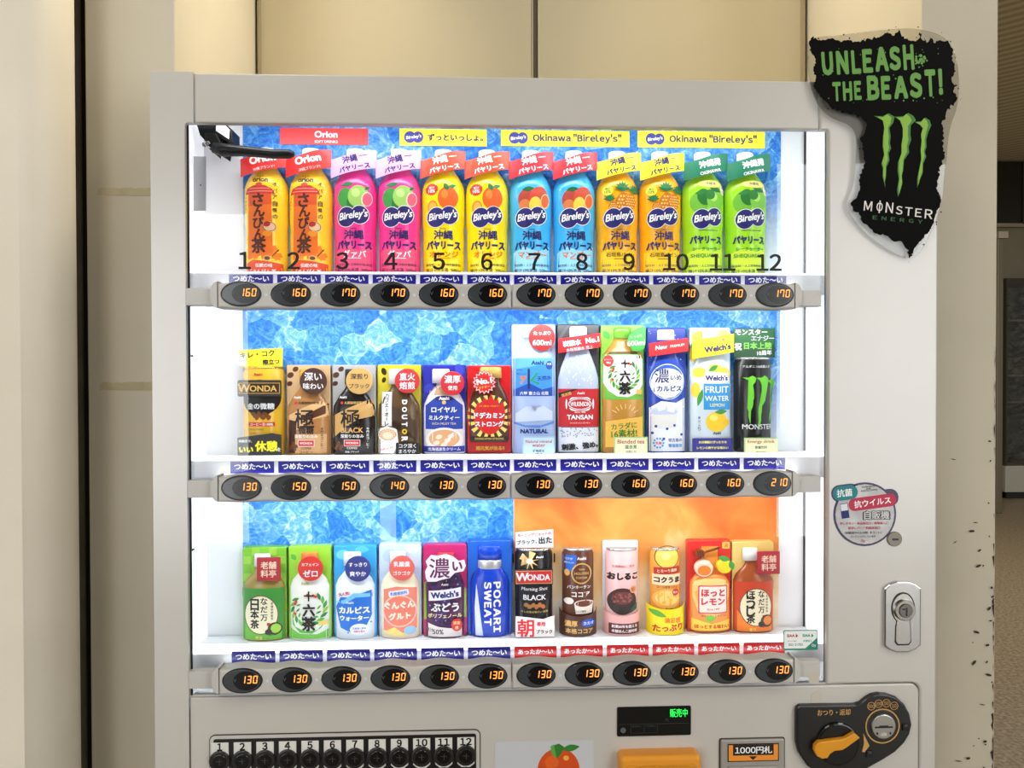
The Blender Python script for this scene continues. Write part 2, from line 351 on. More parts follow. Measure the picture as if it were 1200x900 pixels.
# rounded column at the far left, then a grey trim in the dark gap before the wall
YC = 0.03; xr = X(88, YC+0.05); rad = 0.046
pts = [(-1.6, YC), (xr-rad, YC)]+[(xr-rad+rad*math.sin(math.radians(a)), YC+rad-rad*math.cos(math.radians(a))) for a in range(10, 181, 10)]+[(-1.6, YC+2*rad)]
p = Part(); n = len(pts); vs = [(x, y, 0) for x, y in pts]+[(x, y, 3.95) for x, y in pts]
p._add(vs, [(i, (i+1) % n, n+(i+1) % n, n+i) for i in range(n)]+[tuple(range(n))[::-1], tuple(range(n, 2*n))], column_paint)
for f in p.bm.faces: f.smooth = len(f.verts) == 4 and f.calc_area() < 0.3
struct(p, 'column')
p = Part(); p.box(X(84, 0.175), X(97.5, 0.175), 0.173, 0.178, 0, 3.95, grey_trim); tag(p.build('trim_4'), kind='structure')
p = Part(); p.box(X(80, 0.3), xa0+0.02, 0.3, 0.32, 0, 3.95, dark); tag(p.build('trim_5'), kind='structure')
tape = noisy('old_masking_tape', (172, 160, 128), (184, 172, 141), 40, 0.7)
for (xl, xr_, yt, yb), lab in (((115, 184, 219.5, 229), 'upper strip of old masking tape on the wall beside the machine'), ((117.5, 186, 447.5, 457), 'lower strip of old masking tape on the wall beside the machine')):
    a, b = at(xl, yt, YW), at(xr_, yb, YW); top = []; k = 14
    for i in range(k+1):
        top.append((b.x+(a.x-b.x)*i/k, a.z-random.choice((0, 0, 0.0006, 0.0016)) if i < k else a.z-0.002))
    p = Part(); p.prism([(a.x-0.001, b.z), (b.x, b.z-0.0008)]+top, YW-0.0006, YW+0.0002, tape)
    tag(p.build('masking_tape'), lab, 'tape', 'masking tape remnants')
# far side of the hall, seen past the pier
YF = 7.9
p = Part(); p.box(3.2, 9, YF, YF+0.2, 0, 3.95, noisy('far_wall', (120, 112, 90), (134, 126, 104), 2, 0.6)); struct(p, 'wall_far')
zz = lambda y: Z(y, YF, 1185)
p = Part(); p.box(3.6, 8.6, YF-0.12, YF, zz(190), zz(184), mat((176, 160, 122), 0.5)); tag(p.build('trim_6'), kind='structure')
p = Part(); p.box(3.6, 8.6, YF-0.05, YF, zz(264), zz(191), mat((26, 24, 18), 0.25)); p.box(X(1193, YF), X(1194.5, YF), YF-0.07, YF-0.05, zz(264), zz(191), mat((48, 42, 32), 0.5))
p.box(3.6, 8.6, YF-0.07, YF, zz(267), zz(263), mat((150, 138, 112), 0.5)); tag(p.build('window_1'), kind='structure')
sc_root = empty('display_case', (X(1190, YF-0.1), YF-0.2, 0), 'glazed display case of greenery against the far wall', 'display case')
xs0, xs1 = X(1172, YF-0.3), X(1190, YF-0.3)+1.4
def scp(p, name):
    o = p.build(name, sc_root); o.location = -sc_root.location; return o
p = Part(); p.box(xs0, xs1, YF-0.4, YF-0.02, 0.001, zz(541), mat((176, 172, 158), 0.5), 0.01); p.box(xs0, xs1, YF-0.42, YF-0.02, 0.0005, 0.07, dark); scp(p, 'plinth')
p = Part(); p.box(xs0, xs1, YF-0.40, YF-0.02, zz(338), zz(331), mat((60, 54, 42), 0.4)); p.box(xs0, xs0+0.02, YF-0.4, YF-0.02, zz(541), zz(338), mat((60, 54, 42), 0.4))
for yy in (378, 440, 470): p.box(xs0, xs1, YF-0.36, YF-0.34, zz(yy+1), zz(yy-1), mat((92, 86, 70), 0.4))
scp(p, 'frame')
gm = noisy('case_greenery', (38, 40, 26), (106, 104, 70), 9, 0.7, lo=0.38, hi=0.7); fol = Part()
for i in range(110):
    gx, gz = random.uniform(xs0+0.05, xs0+0.7), random.uniform(zz(538), zz(345))
    fol._add([(gx-0.08, YF-0.12, gz), (gx, YF-0.24, gz+0.05), (gx+0.08, YF-0.14, gz+random.uniform(0, .1)), (gx, YF-0.1, gz-0.06)], [(0, 1, 2, 3)], gm)
scp(fol, 'greenery'); p = Part(); p.box(xs0, xs1, YF-0.06, YF-0.03, zz(541), zz(338), gm); scp(p, 'back_panel')
p = Part(); p.box(xs0+0.02, xs1, YF-0.395, YF-0.39, zz(541), zz(338), clear('case_glass')); scp(p, 'glass_pane')
YP = 6.6
pr = empty('metal_post', (X(1170, YP), YP, 0), 'slim grey metal post beyond the chipped pier', 'post'); zp = lambda y: Z(y, YP, 1175)
p = Part(); p.box(X(1166, YP), X(1173, YP), YP-0.03, YP+0.03, 0.001, zp(279), mat((112, 104, 86), 0.4, 0.3), 0.006); o = p.build('pole', pr); o.location = -pr.location
p = Part(); p.box(X(1166, YP), X(1177, YP), YP-0.05, YP+0.05, zp(280), zp(272), mat((160, 150, 126), 0.4), 0.004); o = p.build('top_plate', pr); o.location = -pr.location

# hall behind the viewer, unseen: dim wall with glowing bays added for reflections
YR = -5.2
bay_glow = mat((240, 243, 246), 0.5, 0, 4.8)
p = Part(); bays = [(-6.5, -1.85, 0.05, 2.75), (-0.86, -0.66, 0.02, 1.0), (2.45, 7.0, 0.05, 3.2)]
xs_ = [-4-4, bays[0][0], bays[0][1], bays[1][0], bays[1][1], bays[2][0], bays[2][1], 9]
dimw = noisy('hall_end_wall', (72, 66, 56), (84, 78, 66), 2, 0.7)
for k in range(0, 8, 2): p.box(xs_[k], xs_[k+1], YR-0.2, YR, 0, 3.95, dimw)
for x0, x1, z0, z1 in bays:
    p.box(x0, x1, YR-0.2, YR, z1, 3.95, dimw); p.box(x0, x1, YR-0.2, YR, 0, z0, dimw)
struct(p, 'wall_behind')
for k, (x0, x1, z0, z1) in enumerate(bays):
    p = Part(); p.box(x0, x1, YR-0.16, YR-0.14, z0, z1, bay_glow); n_ = max(1, int((x1-x0)/1.5))
    for j in range(n_+1): xx = x0+(x1-x0)*j/n_; p.box(xx-0.03, xx+0.03, YR-0.13, YR-0.06, z0, z1, mat((60, 56, 50), 0.5))
    tag(p.build('window_%d' % (k+2)), kind='structure')

# ------------------------------------------------------------------ the vending machine
XL, XR, TOP = -0.4331, 0.6320, CAM_Z+0.4005
XOL, XOR, ZOT, ZOB = -0.3883, 0.4771, CAM_Z+0.3340, CAM_Z-0.4296
XSU, XSD = -0.3762, X(222, 0, 860); XSR = X(960.4, 0, 130); XPR = X(1077, 0, 850)
shell = noisy('machine_enamel', (194, 190, 183), (199, 195, 188), 5, 0.3, 0.03, bscale=900, spec=0.8, coat=1.0)
shell_body = mat((196, 191, 183), 0.4)
railm = noisy('rail_plastic', (190, 187, 182), (196, 193, 188), 6, 0.36)
white = mat((236, 238, 240), 0.5); black = mat((16, 16, 17), 0.35); gasket = mat((20, 20, 22), 0.6)
chrome = mat((205, 205, 205), 0.16, 1.0); steel = mat((150, 150, 148), 0.35, 0.9)
VM = empty('vending_machine', ((XL+XR)/2, 0.30, 0), 'large white drinks vending machine with three lit rows of bottles behind glass', 'vending machine')
def vp(p, name, parent=VM):
    o = p.build(name, parent)
    if parent is VM: o.location = -VM.location
    return o
g = 0.0007; BV = 0.0022
p = Part(); p.box(XL+0.004, XR-0.004, 0.14, 0.55, 0.03, TOP-0.006, shell_body, 0.003)
p.box(XL+0.002, XL+0.012, 0.0085, 0.14, 0.03, TOP-0.004, shell_body); p.box(XR-0.012, XR-0.002, 0.0085, 0.14, 0.03, TOP-0.004, shell_body)
p.box(XL+0.012, XR-0.012, 0.024, 0.14, TOP-0.012, TOP-0.004, shell_body); p.box(XL+0.012, XR-0.012, 0.04, 0.14, 0.03, ZOB-0.03, dark)
for fx in (XL+0.06, XR-0.12):
    for fy in (0.06, 0.46): p.box(fx, fx+0.06, fy, fy+0.06, 0.0, 0.03, gasket)
vp(p, 'cabinet')
def rcorner(x, z, r, n=6): return [(x-r+r*math.sin(math.pi/2*i/n), z-r+r*math.cos(math.pi/2*i/n)) for i in range(n, -1, -1)]
oc = 0.004
p = Part(); p.prism([(XL, 0.03), (XSD-g, 0.03), (XSD-g, ZOB), (XOL, ZOB), (XOL, ZOT-oc), (XOL+oc*0.3, ZOT-oc*0.3), (XOL+oc, ZOT), (XSU-g, ZOT), (XSU-g, TOP), (XL, TOP)], 0, 0.007, shell, 0.004, 3); vp(p, 'left_stile')
p = Part(); p.prism([(XSU+g, ZOT), (XSR-g, ZOT), (XSR-g, TOP-0.001), (XSU+g, TOP-0.001)], 0.0003, 0.007, shell, BV); vp(p, 'top_panel')
p = Part(); p.prism([(XR, 0.03), (XR, TOP), (XSR+g, TOP), (XSR+g, ZOT), (XOR-oc, ZOT), (XOR-oc*0.3, ZOT-oc*0.3), (XOR, ZOT-oc), (XOR, ZOB+g*2)]+[(x+g*2, z+g*2) for x, z in rcorner(XPR, ZOB, 0.013)[::-1]]+[(XPR+g*2, 0.03)], 0, 0.007, shell, 0.003, 3); vp(p, 'right_stile')
p = Part(); p.prism([(XSD+g, 0.03), (XPR, 0.03)]+rcorner(XPR, ZOB, 0.013)+[(XSD+g, ZOB)], 0.0003, 0.007, shell, BV)
# discharge opening with its flap low down
p.box(-0.26, 0.36, -0.004, 0.003, 0.30, 0.56, black, 0.004); p.box(-0.24, 0.34, -0.008, -0.003, 0.32, 0.54, mat((44, 44, 46), 0.2), 0.004)
vp(p, 'lower_panel')
# display box
XI0, XI1 = X(241, 0.125), X(943, 0.125); YBK = 0.125; ZI0, ZI1 = ZOB-0.028, ZOT+0.055
p = Part(); p.box(XI0-0.01, XI1+0.01, YBK, YBK+0.012, ZI0, ZI1, white); vp(p, 'display_back_panel')
p = Part(); p.box(XI0, XI1, 0.0155, YBK, ZI1-0.004, ZI1, white); vp(p, 'display_top')
p = Part(); p.box(XI0, XI1, 0.0245, YBK, ZI0, ZI0+0.004, white); p.box(XSD+0.002, XOR+0.004, 0.006, 0.030, ZOB-0.004, ZOB+0.001, mat((225, 226, 226), 0.3)); vp(p, 'display_floor')
lamp = lambda s: mat((246, 250, 255), 0.4, 0, s)
p = Part(); p.box(XI0-0.008, XI0, 0.0155, YBK, ZI0, ZI1, lamp(0.48)); vp(p, 'side_light')
p = Part(); p.box(XI1, XI1+0.008, 0.0155, YBK, ZI0, ZI1, lamp(0.48)); p.box(XI1-0.0022, XI1, YBK-0.004, YBK-0.0005, ZOB+0.03, ZI1-0.004, gasket); vp(p, 'side_light')
p = Part()
p.box(XOL-0.001, XOL+0.0016, 0.0072, 0.0105, ZOB, ZOT+0.004, gasket); p.box(XOR-0.0004, XOR+0.002, 0.0072, 0.0105, ZOB, ZOT+0.004, mat((120, 118, 116), 0.4)); p.box(XOL, XOR, 0.0072, 0.0105, ZOT-0.0002, ZOT+0.003, mat((190, 190, 186), 0.4))
for yy in (341, 417, 645): q = at(224, yy, 0.016); p.box(XOL, q.x, 0.0155, 0.024, q.z-0.0012, q.z+0.0012, gasket, 0.0005)
vp(p, 'window_gasket')
# backlit prints behind each row
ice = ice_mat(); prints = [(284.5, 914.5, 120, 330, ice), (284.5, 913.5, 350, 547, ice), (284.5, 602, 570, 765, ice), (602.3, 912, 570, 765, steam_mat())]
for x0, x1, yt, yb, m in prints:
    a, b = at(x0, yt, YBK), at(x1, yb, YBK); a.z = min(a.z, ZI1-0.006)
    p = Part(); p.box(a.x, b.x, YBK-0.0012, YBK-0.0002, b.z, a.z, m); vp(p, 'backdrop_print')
# shelves, each with a glowing front strip
BASE = [at(594, y, 0.09).z for y in (326.5, 533.0, 748.5)]
TAGZ = [(at(596, a, 0.034).z, at(596, b, 0.034).z) for a, b in ((322.5, 334.5), (538.8, 552.5), (758, 772.5))]
for r in range(3):
    p = Part(); p.box(XI0+0.0005, XI1-0.0005, 0.037, YBK-0.0014, BASE[r]-0.02, BASE[r], white); p.box(XI0+0.0005, XI1-0.0005, 0.0348, 0.0372, min(TAGZ[r][1], BASE[r])-0.012, min(TAGZ[r][0]+0.0002, BASE[r]+0.004), white); sh = vp(p, 'shelf')
    p = Part(); p.box(XI0+0.002, XI1-0.002, 0.039, 0.082, BASE[r]+0.0002, BASE[r]+0.0022, lamp((1.9, 1.15, 1.2)[r])); o = vp(p, 'shelf_light', sh)
# front glass with the numbers 1-12
p = Part(); p.box(XOL-0.003, XOR+0.003, 0.012, 0.0145, ZOB-0.002, ZOT+0.003, clear('display_glass')); GL = vp(p, 'display_glass')
p = Part(); fz1, fz0 = at(594, 291.5, 0.0112).z, at(594, 329, 0.0112).z; p.box(XOL, XOR, 0.0112, 0.0117, fz0, fz1, clear('number_film', (254, 254, 255), 0.05, 1.12)); vp(p, 'number_film', GL)
n0, n1 = X(287, 0.012, 304), X(901, 0.012, 309); zn = at(594, 306.5, 0.012).z
for i in range(12):
    p = Part(); p.flat(0.0112); p.T(str(i+1), n0+(n1-n0)*i/11, zn, 0.0232, (22, 22, 24), bold=0.03, sans=True); vp(p, 'number_decal', GL)
# button rails
RZ = [at(595, 345, -0.008).z, at(593, 568, -0.008).z, at(595, 789.5, -0.008).z]
PRICES = ['160 160 170 170 160 160 170 170 170 170 170 170', '130 150 150 140 130 130 130 130 160 160 160 210', '130 130 130 130 130 130 130 130 130 130 130 130']
BX = [(X(284, -0.008, 345), X(906, -0.008, 345)), (X(284.5, -0.008, 570), X(903, -0.008, 567)), (X(285.5, -0.008, 793), X(905, -0.008, 785))]
orange_led = mat((255, 158, 66), 0.5, 0, 1.3); lens = mat((62, 66, 70), 0.13, 0, 0, 0.5); lens_in = mat((14, 14, 16), 0.2); bez = mat((8, 8, 9), 0.3); mark = mat((70, 74, 78), 0.4); pale = mat((205, 214, 216), 0.4)
U = 0.00115
for r in range(3):
    b0, b1 = BX[r]; pt = (b1-b0)/11; zc = RZ[r]; mid = b0+5.5*pt; pr_ = PRICES[r].split()
    for h_ in range(2):
        xs, xe = (b0-27*U, mid-0.0005) if h_ == 0 else (mid+0.0005, b1+25*U)
        top = []; m = 60
        for i in range(m+1):
            x = xe+(xs-xe)*i/m; ph = (x-b0)/pt; top.append((x, zc+14.2*U-2.6*U*(1-math.cos(2*math.pi*ph))/2*(1 if -0.5 <= ph <= 11.5 else 1)))
        bot = [(xs+(xe-xs)*i/m, zc-16.5*U-1.0*U*(1-math.cos(2*math.pi*(xs+(xe-xs)*i/m-b0)/pt+math.pi))/2) for i in range(m+1)]
        p = Part(); p.prism(bot+top, -0.013, 0.0115, railm, 0.0035, 3)
        s_ = -1 if h_ == 0 else 1; xe2 = xs if h_ == 0 else xe
        cap = [(xe2+s_*(9*U*math.cos(math.radians(a))), zc-1.2*U+15.2*U*math.sin(math.radians(a))) for a in range(-90, 91, 15)]
        p.prism([(xe2+s_*0.0006, zc-16.4*U)]+cap+[(xe2+s_*0.0006, zc+14*U)] if s_ > 0 else [(xe2+s_*0.0006, zc+14*U)]+cap[::-1]+[(xe2+s_*0.0006, zc-16.4*U)], -0.011, 0.0115, railm, 0.003, 3)
        if h_ == 0: p.box(XOL, xs-4*U, -0.002, 0.0115, zc-13*U, zc+7*U, railm, 0.001)
        else: p.box(xe+4*U, min(XOR-0.010, X(962, 0)), -0.002, 0.0115, zc-13*U, zc+6*U, railm, 0.001)
        rail = vp(p, 'button_rail')
        for i in range(6*h_, 6*h_+6):
            x = b0+pt*i; q = Part()
            q.prism(ell(x, zc-0.0006, 23*U, 14.6*U, 0, 40), -0.0142, -0.0125, bez, 0.0008, 2)
            q.prism(ell(x, zc-0.0006, 21.4*U, 13.1*U, 0, 40), -0.0150, -0.0140, lens, 0.0007, 3)
            q.flat(-0.0150); q.E(x+4.5*U, zc-0.0004, 14.5*U, 11*U, lens_in); q.T('V', x-8*U, zc+0.5*U, 4*U, mark); q.E(x+16.5*U, zc+0.4*U, 1.6*U, 1.6*U, mark)
            q.seg7(pr_[i], x-1.6*U, zc-3.4*U, 5.0*U, 9.0*U, 1.8*U, orange_led)
            vp(q, 'selection_button', rail)
            if i % 6 != 5 or True:
                q = Part(); q.prism(rrect(x+28*U, zc-1.5*U, 3*U, 3*U), -0.0134, -0.0128, pale, 0.0003); q.flat(-0.013)
                if i not in (5, 11): q.R(x+33*U, zc+1*U, 1.4*U, 3*U, pale); q.E(x+33*U, zc-3*U, 0.9*U, 0.9*U, pale); vp(q, 'rail_mark', rail)
                else: q.bm.free()
# black door stay in the top left corner of the display
blk = mat((12, 13, 13), 0.42, 0, 0, 0.3)
p = Part(); YV = 0.050
a = lambda x, y, Y=YV: tuple(at(x, y, Y))
p.tube([a(250, 173), a(262, 176), a(285, 177), a(320, 180.5), a(340, 180.5), a(345, 181)], [0.0072, 0.0090, 0.0072, 0.0066, 0.0064, 0.0030], blk); ST = vp(p, 'door_stay')
def qprism(pp, pts, Y0, Y1, c, bev=0.001):
    pp.prism([(at(x, y, Y0).x, at(x, y, Y0).z) for x, y in pts][::-1], Y0, Y1, c, bev)
p = Part(); qprism(p, [(240, 156), (252, 156), (258, 166), (256, 184), (240, 170)], 0.056, 0.066, blk); qprism(p, [(230, 145), (252, 145), (270, 166), (266, 186), (250, 176), (234, 158)], 0.075, 0.09, mat((12, 13, 14), 0.6, 0, 0, 0.15)); qprism(p, [(252, 143), (263, 143), (272, 152), (272, 166), (268, 168), (252, 156)], 0.066, 0.10, blk)
vp(p, 'bracket', ST)
p = Part(); qprism(p, [(253.5, 144), (261.5, 144), (269, 152), (268, 163), (253, 153)], 0.0645, 0.0658, white, 0); vp(p, 'bracket_label', ST)
p = Part(); c_ = at(245, 170, 0.05); p.prism(ell(c_.x, c_.z, 0.0042, 0.0042, 0, 6), 0.042, 0.052, chrome, 0.001); c_ = at(239, 170, 0.05); p.prism(ell(c_.x, c_.z, 0.002, 0.003), 0.046, 0.052, chrome, 0.0006); vp(p, 'screw', ST)
p = Part(); qprism(p, [(226.5, 183), (241, 183), (241, 247), (226.5, 247)], 0.062, 0.064, mat((176, 180, 182), 0.3, 0.4)); p.flat(0.062); c_ = at(235, 217, 0.062); p.E(c_.x, c_.z, 0.001, 0.001, black); vp(p, 'stay_plate', ST)

# ------------------------------------------------------------------ controls on the lower panel
def m_at(x, y): q = at(x, y, 0); return q.x, q.z
# numbered push buttons
x0, z1 = m_at(245.5, 862); x1, _ = m_at(563, 855); z1 = (m_at(245, 862)[1]+m_at(563, 853)[1])/2
p = Part(); p.prism(rrect((x0+x1)/2, z1-0.05, x1-x0, 0.10, 0.008), -0.0012, 0.0008, mat((40, 36, 34), 0.4), 0.0004)
p.prism(rrect((x0+x1)/2, z1-0.05, x1-x0-0.0022, 0.10-0.0022, 0.007), -0.0022, 0, shell, 0.0005)
p.prism(rrect((x0+x1)/2, z1-0.05, x1-x0-0.0115, 0.10-0.0105, 0.003), -0.0026, 0, black, 0.0003); KP = vp(p, 'number_keypad')
k0, k1 = m_at(258.5, 884)[0], m_at(546, 876)[0]; zk = z1-26.5*U
for i in range(12):
    x = k0+(k1-k0)*i/11; q = Part()
    q.prism([(x-10*U, zk-13*U), (x-5*U, zk-17*U), (x+5*U, zk-17*U), (x+10*U, zk-13*U), (x+10*U, zk+18*U), (x-10*U, zk+18*U)], -0.0034, -0.0024, mat((222, 220, 214), 0.4), 0.0005)
    q.prism(ell(x, zk-3*U, 12*U, 12*U), -0.006, -0.003, mat((52, 52, 52), 0.25, 0.5), 0.0014, 3)
    q.prism(ell(x, zk-3*U, 8.2*U, 8.2*U), -0.0066, -0.005, mat((10, 10, 10), 0.12), 0.0008, 3); q.flat(-0.0066)
    q.E(x, zk-3*U, 5.8*U, 5.8*U, mat((4, 4, 5), 0.25)); q.R(x+0.5*U, zk-3*U, 0.8*U, 7*U, mat((60, 60, 60), 0.3)); q.R(x, zk-2.5*U, 7*U, 0.7*U, mat((60, 60, 60), 0.3))
    q.flat(-0.0034); q.T(str(i+1), x, zk+13.2*U, 8.6*U, (18, 18, 18), bold=0.05, sans=True); vp(q, 'number_button', KP)
# vacancy / credit display
c0 = m_at(723, 828.5); c1 = m_at(809.5, 861); cx, cz = (c0[0]+c1[0])/2, (c0[1]+c1[1])/2; W_, H_ = c1[0]-c0[0], c0[1]-c1[1]
p = Part(); p.prism(rrect(cx, cz, W_, H_, 0.002), -0.0012, 0.0008, mat((15, 17, 18), 0.2), 0.0005); p.flat(-0.0012)
gr = mat((48, 54, 56), 0.4); p.R(cx, cz-3*U, W_-4*U, 0.5*U, gr); p.E(cx-37*U, cz-10*U, 3.3*U, 3.3*U, mat((86, 92, 94), 0.4))
for k in (-28, -12): p.R(cx+k*U, cz-8.5*U, 0.4*U, 10*U, gr); p.R(cx+(k+7.5)*U, cz-13.5*U, 15*U, 0.4*U, gr)
p.T('販売中止', cx-21*U, cz-5.5*U, 2.6*U, gr); p.T('つり銭切れ', cx-4*U, cz-5.5*U, 2.6*U, gr); p.R(cx+4*U, cz-8.5*U, 0.4*U, 10*U, gr); p.T('円', cx+15*U, cz+1*U, 4*U, gr)
CD = vp(p, 'credit_display'); p = Part(); p.flat(-0.0013); p.T('販売中', cx+29.5*U, cz+9.5*U, 10*U, mat((30, 255, 90), 0.5, 0, 1.5), w=21*U, bold=0.0); vp(p, 'lit_message', CD)
# orange card reader
c0 = m_at(723.5, 878); c1 = m_at(817, 878); cx = (c0[0]+c1[0])/2; zt = c0[1]; W_ = c1[0]-c0[0]; og = mat((228, 150, 40), 0.4)
p = Part(); p.prism(rrect(cx, zt-0.06, W_, 0.12, 0.007), -0.022, 0.0006, og, 0.006, 4); p.prism(rrect(cx, zt-0.069, W_-0.012, 0.115, 0.005), -0.0232, -0.02, mat((204, 134, 28), 0.35), 0.001); CR = vp(p, 'card_reader')
p = Part(); p.prism(rrect(cx, zt-14*U-0.025, W_-38*U, 0.05, 0.001), -0.0238, -0.022, mat((12, 20, 22), 0.15), 0.0003); p.flat(-0.0238); p.T('タッチして', cx-13*U, zt-17.5*U, 5.5*U, mat((70, 200, 180), 0.5, 0, 0.7), w=24*U); vp(p, 'reader_screen', CR)
# banknote slot
c0 = m_at(842.5, 864.5); c1 = m_at(919.5, 864); cx = (c0[0]+c1[0])/2; zt = (c0[1]+c1[1])/2; W_ = c1[0]-c0[0]
p = Part(); p.prism(rrect(cx, zt-0.05, W_, 0.10, 0.003), -0.001, 0.0006, mat((60, 56, 52), 0.4), 0.0004); p.prism(rrect(cx, zt-0.05, W_-3*U, 0.10-2*U, 0.003), -0.004, 0, mat((168, 164, 158), 0.3, 0.3), 0.0016, 3); p.box(cx-W_*0.38, cx+W_*0.38, -0.007, -0.003, zt-0.09, zt-32*U, mat((150, 147, 142), 0.3, 0.3), 0.002, 3); BN = vp(p, 'banknote_slot')
p = Part(); p.prism(rrect(cx+0.4*U, zt-16.2*U, 62*U, 21.5*U), -0.0046, -0.0036, black, 0.0002); p.flat(-0.0046); p.R(cx+0.4*U, zt-16.2*U, 59.5*U, 19*U, (238, 146, 50)); p.R(cx+0.4*U, zt-13*U, 49*U, 12.5*U, black); p.T('1000円札', cx+0.6*U, zt-13*U, 8.8*U, (245, 245, 245), w=45*U, bold=0.03, sans=True); p.P([(cx-5*U, zt-20.6*U), (cx, zt-25*U), (cx+5*U, zt-20.6*U)], black); vp(p, 'banknote_sign', BN)
# coin unit with its return lever
def mp(pts): return [m_at(x, y) for x, y in pts]
outl = [(931, 832), (932, 827), (936, 824.3), (1000, 823.5), (1007, 821), (1013, 816), (1020, 812), (1028, 810.5), (1038, 811.5), (1048, 815), (1057, 823), (1063, 834), (1065.5, 847), (1063, 858), (1057, 868), (1046, 879), (1030, 889), (1012, 899), (985, 912), (962, 908), (944, 895), (934, 880), (931, 868)]
p = Part(); p.prism(mp(outl)[::-1], -0.007, 0.0006, mat((26, 26, 25), 0.32), 0.0025, 3); gold = (198, 152, 86); p.flat(-0.007)
tx, tz = m_at(974.5, 832.2); p.T('おつり・返却', tx, tz, 7.4*U, gold, w=40*U, bold=0.02)
ox, oz = m_at(1031, 848)
for (qx, qy), tt in (((1018, 825), '500'), ((1026.5, 822), '100'), ((1035.5, 821.5), '50'), ((1044.5, 824.5), '10')):
    q = m_at(qx, qy); p.ring(q[0], q[1], 4.9*U, 4.9*U, 0.7*U, gold); p.T(tt, q[0], q[1], 4*U, gold, w=min(7.6, len(tt)*2.8)*U, sans=True)
p.ring(ox, oz, 21*U, 21*U, 1.5*U, gold); q = m_at(1010, 871); p.P([(q[0], q[1]-8*U), (q[0]+6*U, q[1]), (q[0]-1.5*U, q[1]+15*U), (q[0]-0.6*U, q[1]+3*U), (q[0]-3*U, q[1]-7*U)], gold)
CU = vp(p, 'coin_unit')
p = Part(); p.prism(ell(ox, oz, 19.3*U, 19.3*U), -0.0073, -0.006, mat((34, 32, 28), 0.35), 0.001); p.prism(ell(ox+0.3*U, oz+0.2*U, 14.8*U, 14.8*U), -0.0105, -0.006, mat((178, 176, 170), 0.3, 0.9), 0.0014, 3); p.flat(-0.0105)
p.R(ox, oz-0.2*U, 22*U, 2*U, black); p.R(ox, oz+0.6*U, 11*U, 2.6*U, black); p.E(ox-8*U, oz-7.5*U, 1.2*U, 1.6*U, black); p.E(ox+8*U, oz-7.5*U, 1.2*U, 1.6*U, black); p.R(ox, oz-8.5*U, 7*U, 4*U, mat((225, 225, 222), 0.2, 0.8)); vp(p, 'coin_slot', CU)
lx, lz = m_at(978, 868)
p = Part(); p.ring(lx, lz, 29*U, 29*U, 4*U, mat((12, 12, 12), 0.15)); p.prism(ell(lx, lz, 26*U, 26*U), -0.0115, -0.006, mat((14, 14, 14), 0.2), 0.003, 3); vp(p, 'lever_dial', CU)
lev = [(948, 873), (948.5, 867), (953, 862.5), (975, 859.5), (983, 858.5), (994, 852), (1000.5, 857.8), (985, 869), (980, 872), (971, 873), (966, 876.5), (963, 881), (957, 882), (951, 879)]
p = Part(); p.prism(mp(lev)[::-1], -0.0185, -0.0110, mat((222, 150, 30), 0.35), 0.0018, 3); vp(p, 'return_lever', CU)
for qx, qy in ((1057.5, 849), (1015.5, 880)):
    p = Part(); q = m_at(qx, qy); p.box(q[0]-4*U, q[0]+4*U, -0.009, -0.006, q[1]-4*U, q[1]+4*U, mat((18, 18, 18), 0.25), 0.0008); p.box(q[0]-2*U, q[0]+2*U, -0.0094, -0.0085, q[1]+0.5*U, q[1]+3*U, mat((60, 62, 62), 0.3), 0.0003); vp(p, 'catch', CU)
# chrome lock
kx0, kz1 = m_at(1034.5, 680.5); kx1, kz0 = m_at(1077, 763); kx, kz = (kx0+kx1)/2, (kz0+kz1)/2; kw, kh = kx1-kx0, kz1-kz0
body = [(-.5, -.40), (-.36, -.46), (-.15, -.5), (.15, -.5), (.36, -.46), (.5, -.40), (.5, .40), (.36, .46), (.15, .5), (-.15, .5), (-.36, .46), (-.5, .40)]
p = Part(); p.prism([(kx+a_*kw, kz+b_*kh) for a_, b_ in body], -0.005, 0.0006, chrome, 0.002, 3); LK = vp(p, 'door_lock')
key = [(kx+14.5*U*math.sin(t_), kz+11*U+19*U*math.cos(t_)) for t_ in [math.radians(v_) for v_ in range(-145, 146, 10)]]
key = key+[(kx+9.5*U, kz-12*U), (kx+10*U, kz-30*U), (kx+7*U, kz-34*U), (kx-7*U, kz-34*U), (kx-10*U, kz-30*U), (kx-9.5*U, kz-12*U)]
p = Part(); p.prism(key, -0.0056, -0.0046, mat((46, 44, 42), 0.4, 0.6), 0.0003); p.prism([(kx+(x-kx)*0.93, kz+1*U+(z-kz-1*U)*0.955) for x, z in key], -0.0064, -0.0046, mat((196, 194, 190), 0.2, 1.0), 0.0008); vp(p, 'lock_handle', LK)
p = Part(); p.prism(ell(kx+1*U, kz+9*U, 12.6*U, 12.6*U), -0.010, -0.006, mat((160, 156, 148), 0.25, 1.0), 0.001, 2); p.prism(ell(kx+1*U, kz+9*U, 8.4*U, 8.4*U), -0.0115, -0.009, mat((120, 118, 114), 0.2, 1.0), 0.0008); p.flat(-0.0115); p.R(kx+1.4*U, kz+8*U, 2*U, 10*U, black); p.R(kx-2*U, kz+11*U, 4*U, 1.4*U, black); vp(p, 'lock_cylinder', LK)
q = m_at(1047.8, 631.5); p = Part(); p.prism(ell(*q, 9*U, 9*U), -0.002, 0.0006, mat((120, 114, 102), 0.35, 0.5), 0.0008); p.flat(-0.002); p.R(q[0]+0.6*U, q[1]-0.3*U, 8*U, 2.6*U, black); vp(p, 'cam_lock')

